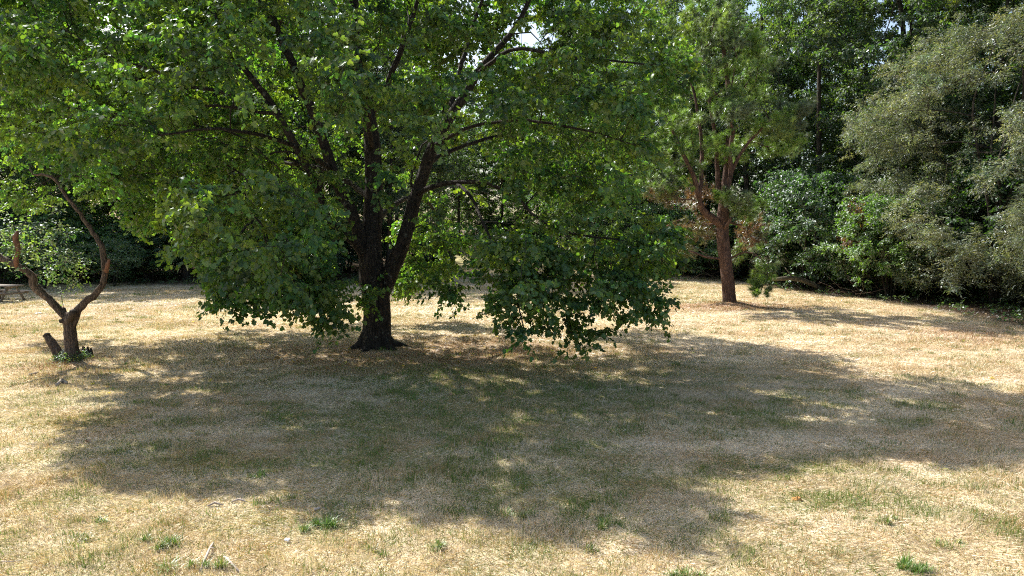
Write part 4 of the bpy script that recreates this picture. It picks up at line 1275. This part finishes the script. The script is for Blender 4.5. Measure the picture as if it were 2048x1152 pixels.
# ------------------------------------------------------------------ picnic table
def build_table():
    c = gp(2, 602)
    root = thing('picnic_table', 'weathered wooden picnic table cut by the left edge in front of the woods', 'picnic table', (c[0], c[1], zat(c[0], c[1])), rotz=math.radians(-14))
    W = 0.76
    mb = MB()
    for i in range(5):
        mb.box((0, -0.30 + i * 0.15, 0.74), (1.95, 0.138, 0.038), Matrix.Rotation(R.normal(0, 0.003), 4, 'X'))
    mb.build('tabletop', M_TABLE, root)
    for s in (-1, 1):
        mb = MB()
        for j in range(2):
            mb.box((0, s * (0.64 + j * 0.145), 0.44), (1.95, 0.135, 0.038))
        mb.build('seat', M_TABLE, root)
    for sx in (-1, 1):
        for sy in (-1, 1):
            mb = MB()
            mb.box((sx * 0.68, sy * 0.40, 0.352), (0.040, 0.10, 0.84), Matrix.Rotation(sy * 0.53, 4, 'X'))
            mb.build('leg', M_TABLE, root)
        mb = MB()
        mb.box((sx * 0.722, 0, 0.385), (0.040, 1.54, 0.09))
        mb.build('crossbeam', M_TABLE, root)
        mb = MB(); mb.box((sx * 0.68, 0, 0.685), (0.045, 0.66, 0.07)); mb.build('top_batten', M_TABLE, root)
        mb = MB(); mb.box((sx * 0.36, 0, 0.53), (0.72, 0.04, 0.07), Matrix.Rotation(-sx * 0.42, 4, 'Y')); mb.build('brace', M_TABLE, root)
build_table()

def fallen_leaves():
    n_ = 4000
    k_ = 1400
    x = np.concatenate([MAPLE[0] + 1 + R.normal(0, 4.5, k_), R.uniform(-36, 24, n_ - k_)])
    y = np.concatenate([MAPLE[1] - 1 + R.normal(0, 2.8, k_), R.uniform(9, 56, n_ - k_)])
    keep = (R.random(n_) < 0.15 + forest_mask(x, y) + litter(x, y)) & (y > 6)
    x, y = x[keep], y[keep]; n_ = len(x)
    P = np.stack([x, y, gz(x, y) + R.uniform(.015, .045, n_)], 1)
    U = R.normal(0, 1, (n_, 3)); U[:, 2] *= .2
    Nn = np.array([0, 0, 1.]) + R.normal(0, .35, (n_, 3))
    pal = np.array([(0.26, 0.15, 0.07), (0.18, 0.10, 0.05), (0.38, 0.27, 0.14), (0.30, 0.28, 0.10)])
    c = pal[R.integers(0, 4, n_)] * R.uniform(.7, 1.3, n_)[:, None]
    V, F, C = leaves(P, U, Nn, R.uniform(.05, .11, n_), 'maple', c)
    o = new_mesh('fallen_leaves', V, [F], M_LEAF2, None, C)
    tag(o, 'brown fallen leaves scattered under the big tree and at the foot of the woods', 'leaf litter', kind='stuff')
fallen_leaves()

# ------------------------------------------------------------------ logs, brush, sticks, litter
def lying(name, label, cat, pts, rads, mat, k=8, rough=0.06, group=None, extra=()):
    c = np.array(pts[0], float)
    root_loc = c.copy()
    mb = MB()
    mb.tube(np.array(pts, float) - root_loc, rads, k, rough, seed=int(abs(c[0] * 100)))
    for (p, r_) in extra:
        mb.tube(np.array(p, float) - root_loc, r_, 6, rough)
    o = mb.build(name, mat, None, True)
    o.location = root_loc
    tag(o, label, cat, group)
    return o
def G3(px, py, h=0.0):
    g = gp(px, py)
    return np.array([g[0], g[1], zat(g[0], g[1]) + h])
Yl = 36.5
lying('fallen_log', 'pale arched fallen branch lying at the edge of the woods right of the pine', 'log',
      [at(1545, 559, Yl), at(1580, 556, Yl), at(1605, 560, Yl), at(1628, 570, Yl), at(1650, 580, Yl - .3)], [.09, .12, .13, .12, .10], M_LOG,
      extra=[([at(1588, 560, Yl), at(1578, 545, Yl), at(1570, 535, Yl + .3)], [.06, .045, .02])])

def brush(name, label, cx_, cy_, n_, spread, hgt, seed):
    rr = np.random.default_rng(seed)
    mb = MB()
    for i in range(n_):
        p = np.array([rr.normal(0, spread), rr.normal(0, spread * .5), rr.uniform(0, hgt * .3)])
        d = np.array([rr.normal(0, 1), rr.normal(0, .6), abs(rr.normal(.25, .35))]); d /= np.linalg.norm(d)
        L_ = rr.uniform(.6, 1.9)
        q = p + d * L_ * .5 + rr.normal(0, .08, 3); e = p + d * L_ + rr.normal(0, .15, 3)
        q[2] = max(q[2], .03); e[2] = max(e[2], .03)
        r_ = rr.uniform(.006, .02)
        mb.tube([p, q, e], [r_, r_ * .8, r_ * .4], 4)
    o = mb.build(name, M_DEAD, None, True)
    o.location = (cx_, cy_, zat(cx_, cy_))
    tag(o, label, 'brush')
brush('dead_brush', 'tangle of dry bare twigs at the foot of the woods right of the fallen log', 17.4, 33.6, 22, 1.0, .6, 4)
brush('dead_brush', 'heap of fallen dead branches behind the left side of the pine trunk', 11.3, 44.5, 45, 1.8, 1.0, 9)

lying('stick', 'pale forked dead stick lying in the near grass lower left', 'stick', [G3(400, 1148, .01), G3(412, 1128, .05), G3(420, 1108, .05), G3(427, 1092, .03)], [.013, .013, .012, .010], M_STICK, extra=[([G3(420, 1108, .05), G3(429, 1112, .08)], [.008, .003])])
lying('stick', 'short pale stick lying to the right of the forked stick', 'stick', [G3(449, 1118, .02), G3(462, 1132, .03), G3(478, 1147, .02)], [.012, .012, .008], M_STICK)
lying('stick', 'thin dark stick flat in the grass at the bottom edge', 'stick', [G3(512, 1146, .02), G3(535, 1135, .03)], [.006, .004], M_CHAR, 5)
lying('stick', 'thin pale twig in the grass near the left border', 'stick', [G3(0, 1131, .02), G3(20, 1134, .03), G3(42, 1130, .02)], [.006, .006, .004], M_STICK, 5)
lying('stick', 'pale stick lying left of the broken tree foot', 'stick', [G3(58, 751, .03), G3(78, 748, .05)], [.03, .02], M_STICK)
lying('wood_piece', 'flat grey piece of rotten wood at the lower edge of the big shadow', 'wood', [G3(415, 1018, .02), G3(430, 1014, .04), G3(446, 1016, .02)], [.010, .016, .008], M_STICK, 7, .15)
lying('wood_piece', 'flat bleached piece of wood right beside the grey rotten one', 'wood', [G3(462, 1010, .02), G3(478, 1007, .04), G3(494, 1009, .02)], [.007, .014, .006], M_STICK, 7, .15)
lying('wood_piece', 'small chunk of bark in front of the broken tree', 'wood', [G3(112, 772, .02), G3(124, 766, .07), G3(134, 768, .02)], [.03, .05, .03], M_STICK, 8, .15)
lying('wood_piece', 'pale bark chip in the grass where the shadow edge meets sun', 'wood', [G3(628, 1023, .03), G3(640, 1021, .04)], [.02, .014], M_STICK, 6, .1)

def clod(name, label, cat, px, py, rx, rz, mat, seed, spiky=0):
    g = G3(px, py)
    rr = np.random.default_rng(seed)
    nu, nv = 18, 10
    V, F = [], []
    for j in range(nv + 1):
        ph = math.pi / 2 * j / nv
        for i in range(nu):
            a = 2 * math.pi * i / nu
            q = 1 + 0.18 * rr.normal()
            V.append((math.cos(a) * math.cos(ph) * rx * q, math.sin(a) * math.cos(ph) * rx * .8 * q, math.sin(ph) * rz * q - .01))
    idx = np.arange((nv + 1) * nu).reshape(nv + 1, nu)
    a = idx[:-1]; b_ = np.roll(idx, -1, 1)[:-1]; c_ = np.roll(idx, -1, 1)[1:]; d = idx[1:]
    o = new_mesh(name, V, [np.stack([a.ravel(), b_.ravel(), c_.ravel(), d.ravel()], 1)], mat, None, None, False)
    o.location = g
    tag(o, label, cat)
M_ORANGE = simple_mat('dry_orange_thatch', (0.30, 0.15, 0.05), (0.50, 0.28, 0.09), 60, bump=0.8)
clod('thatch_clump', 'small orange brown clump of dead thatch on the sunny grass lower right', 'clump', 1594, 1001, .062, .05, M_ORANGE, 3)

def paper(px, py, w, d, label, seed):
    rr = np.random.default_rng(seed)
    g = G3(px, py, .035)
    mb = MB()
    k_ = 4
    V = [(x_ * w / k_ - w / 2, y_ * d / k_ - d / 2, rr.normal(0, .012)) for y_ in range(k_ + 1) for x_ in range(k_ + 1)]
    F = [(y_ * (k_ + 1) + x_, y_ * (k_ + 1) + x_ + 1, (y_ + 1) * (k_ + 1) + x_ + 1, (y_ + 1) * (k_ + 1) + x_) for y_ in range(k_) for x_ in range(k_)]
    o = new_mesh('paper_scrap', V, [np.array(F)], M_PAPER)
    o.location = g
    md = o.modifiers.new('thickness', 'SOLIDIFY'); md.thickness = 0.004
    tag(o, label, 'litter')
paper(75, 628, .20, .28, 'white scrap of paper on the lawn between table and broken tree', 1)
paper(575, 1027 + 56, .05, .05, 'tiny white scrap in the dry foreground grass', 2)

# ------------------------------------------------------------------ bright grass tufts in the foreground
def tuft(px, py, rad, hgt, n_, label, green=0.7, seed=0):
    rr = np.random.default_rng(seed)
    g = G3(px, py)
    a = rr.uniform(0, 6.28, n_); r_ = np.abs(rr.normal(0, .5, n_)) * rad
    bx, by = np.cos(a) * r_ * 1.1, np.sin(a) * r_ * .8
    sub = rr.integers(0, 4, n_); ox, oy = rr.normal(0, rad * .9, 4), rr.normal(0, rad * .6, 4); sc = np.array([1.0, .75, .6, .5])[sub]
    bx, by = bx * sc + ox[sub], by * sc + oy[sub]
    lean = np.clip(rr.normal(.45, .3, n_), 0.02, 1.3); hd = a + rr.normal(0, .8, n_)
    H = hgt * rr.uniform(.35, 1.0, n_) * (0.5 + 0.5 * sc)
    V = np.empty((n_, 7, 3)); w = .0032
    px_, py_ = -np.sin(hd) * w, np.cos(hd) * w
    for k_, (t, ww) in enumerate(((0, 1), (.4, 1), (.75, .7))):
        ln = lean * (0.5 + t)
        X = bx + np.cos(hd) * np.sin(ln) * H * t; Yy = by + np.sin(hd) * np.sin(ln) * H * t; Z = np.cos(ln) * H * t - .01 * (k_ == 0)
        V[:, 2 * k_] = np.stack([X - px_ * ww, Yy - py_ * ww, Z], 1)
        V[:, 2 * k_ + 1] = np.stack([X + px_ * ww, Yy + py_ * ww, Z], 1)
    ln = lean * 1.6
    V[:, 6] = np.stack([bx + np.cos(hd) * np.sin(ln) * H, by + np.sin(hd) * np.sin(ln) * H, np.cos(ln) * H], 1)
    off = (np.arange(n_) * 7)[:, None]
    F4 = np.concatenate([off + np.array([[0, 1, 3, 2]]), off + np.array([[2, 3, 5, 4]])])
    F3 = off + np.array([[4, 5, 6]])
    c = np.where((rr.random(n_) < green)[:, None], np.array([0.145, 0.255, 0.05]), np.where((rr.random(n_) < .5)[:, None], OLIVE * 1.3, STRAW))
    c = c * rr.uniform(.7, 1.3, n_)[:, None]
    o = new_mesh('grass_tuft', V.reshape(-1, 3), [F4, F3], M_GRASS, None, np.repeat(c, 7, 0))
    o.location = g
    tag(o, label, 'grass tuft', 'green grass tufts in the foreground')
tuft(642, 1050, .11, .16, 420, 'bright green grass tuft at the lower shadow edge left of centre', .85, 1)
tuft(322, 1096, .10, .15, 380, 'green grass tuft in sun above the forked stick', .7, 2)
tuft(378, 1140, .13, .15, 380, 'ragged green tuft at the bottom edge left of the forked stick', .6, 3)
tuft(1812, 1135, .10, .16, 420, 'bright green grass tuft near the lower right corner', .9, 4)
tuft(1036, 1035, .11, .15, 320, 'grass tuft inside the near edge of the shadow at the centre', .5, 5)
tuft(1216, 1050, .10, .14, 300, 'green tuft on a sunny fleck right of centre in the lower shadow', .6, 6)
tuft(885, 1095, .10, .12, 220, 'thin green tuft left of centre on the dry foreground', .6, 7)
tuft(200, 1048, .07, .10, 160, 'small olive tuft in the lower left dry grass', .5, 8)
tuft(1180, 1100, .12, .10, 160, 'sparse straw and green tuft left of the pointed shadow tip', .3, 14)
tuft(150, 1085, .14, .10, 220, 'low straggly olive tuft near the lower left corner', .35, 15)
tuft(740, 1110, .15, .09, 200, 'low olive tuft in the dry grass at the bottom left of centre', .3, 16)
tuft(1900, 1090, .16, .11, 260, 'wide straw and olive tuft near the lower right border', .3, 17)
tuft(520, 952, .07, .12, 180, 'small green tuft within the shadow left of centre', .8, 9)
tuft(1445, 1040, .12, .12, 260, 'olive tuft at the pointed near tip of the shadow', .35, 10)
tuft(1375, 1145, .13, .12, 300, 'green tuft cut by the bottom edge right of centre', .6, 11)
tuft(768, 706, .22, .16, 150, 'small green weeds at the foot of the big trunk', .9, 13)
tuft(1750, 1048, .10, .12, 220, 'olive green tuft in full sun on the lower right', .5, 12)
